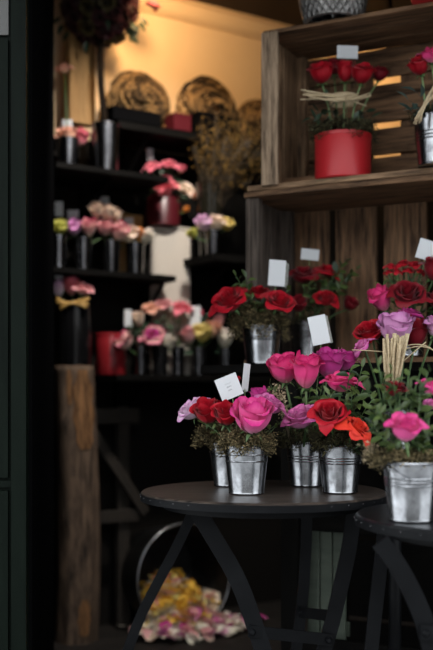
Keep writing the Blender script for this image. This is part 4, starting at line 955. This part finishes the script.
def heap(x, y):                                            # petal heap height above the floor, x, y relative to the tub mouth
    inside = max(0., .205*math.exp(-((x+.005)/.16)**2)*min(1, max(0, (y+.13)/.24)))
    return max(.012*math.exp(-((x-.02)/.25)**2-((y+.02)/.14)**2), inside)
# solid core of the heap
vs = []; nn = 22
for i in range(nn+1):
    for j in range(nn+1):
        x = -.19+.38*i/nn; y = -.11+.30*j/nn; hz = heap(x, y)-.012
        lim = .205-math.sqrt(max(0, .19**2-x*x)) if y > -.0 else 0
        q = tloc(x, y); vs.append((q.x, q.y, max(.003, lim+.012, hz) if abs(x) < .188 else .003))
hp_ = put('petal_heap', MB().add(vs, [q_ for q_ in [(i*(nn+1)+j, (i+1)*(nn+1)+j, (i+1)*(nn+1)+j+1, i*(nn+1)+j+1) for i in range(nn) for j in range(nn)] if min(vs[k_][2] for k_ in q_) > .012], [(.5, .6)]*len(vs)).mesh('petal_heap'), 'cream')
tag(hp_, 'packed heap of petals inside the tipped tub', 'petals', None, 'stuff')
lab = {'golden': 'golden yellow petal in the heap of the tipped tub', 'white': 'cream white petal spilled from the tipped tub', 'pale_pink': 'pale pink petal spilled from the tipped tub', 'magenta': 'magenta petal at the foot of the spilled heap', 'orchid': 'orchid petal in the spilled heap', 'cream': 'blush cream petal spilled from the tipped tub', 'yellow': 'pale yellow petal in the heap of the tipped tub'}
for i in range(290):
    for _ in range(60):
        x, y = R.uniform(-.24, .27), R.uniform(-.17, .16)
        if y > 0 and abs(x) > .165: continue
        if y < 0 and ((x-.02)/.25)**2+((y+.02)/.15)**2 > 1: continue
        break
    hz = heap(x, y); z = hz
    lim = .207-math.sqrt(max(0, .195**2-min(abs(x), .19)**2)) if y > 0 else 0
    z = max(z, lim)+.010+R.uniform(0, .012)
    if z > .10: c_ = R.choice(['golden', 'golden', 'yellow', 'golden', 'cream', 'pale_pink'])
    elif z > .05: c_ = R.choice(['golden', 'white', 'cream', 'pale_pink', 'yellow', 'white', 'orchid'])
    else: c_ = R.choice(['white', 'white', 'cream', 'pale_pink', 'white', 'white', 'cream', 'magenta', 'pale_pink', 'orchid'])
    o = put('fallen_petal', FP[i % 5], c_, None, T(tloc(x, y)+Vector((0, 0, z))) @ Matrix.Rotation(R.uniform(0, 6.28), 4, 'Z') @ Matrix.Rotation(R.uniform(-.2, 1.0), 4, 'X') @ Matrix.Rotation(R.uniform(-.5, .5), 4, 'Y') @ Matrix.Scale(R.uniform(.040, .060), 4))
    tag(o, lab[c_], 'petal', 'petals of the tipped tub')
for (px, py, c_) in ((122, 627, 'white'), (140, 628, 'yellow'), (133, 630, 'cream'), (262, 618, 'magenta'), (240, 626, 'white'), (168, 632, 'magenta'), (176, 633, 'pale_pink'), (210, 631, 'magenta'), (196, 632, 'white'), (225, 629, 'magenta')):
    d = (ZC-.012)*F/(py-HY); o = put('fallen_petal', FP[2], c_, None, T(PZ(px, d, .014)) @ Matrix.Rotation(R.uniform(0, 6.28), 4, 'Z') @ Matrix.Rotation(.3, 4, 'X') @ Matrix.Scale(.042, 4))
    tag(o, {'white': 'stray cream white petal on the dark floor', 'yellow': 'stray pale yellow petal on the dark floor', 'cream': 'stray blush cream petal on the dark floor', 'magenta': 'stray magenta petal on the dark floor', 'pale_pink': 'stray pale pink petal on the dark floor'}[c_], 'petal', 'stray petals on the floor')
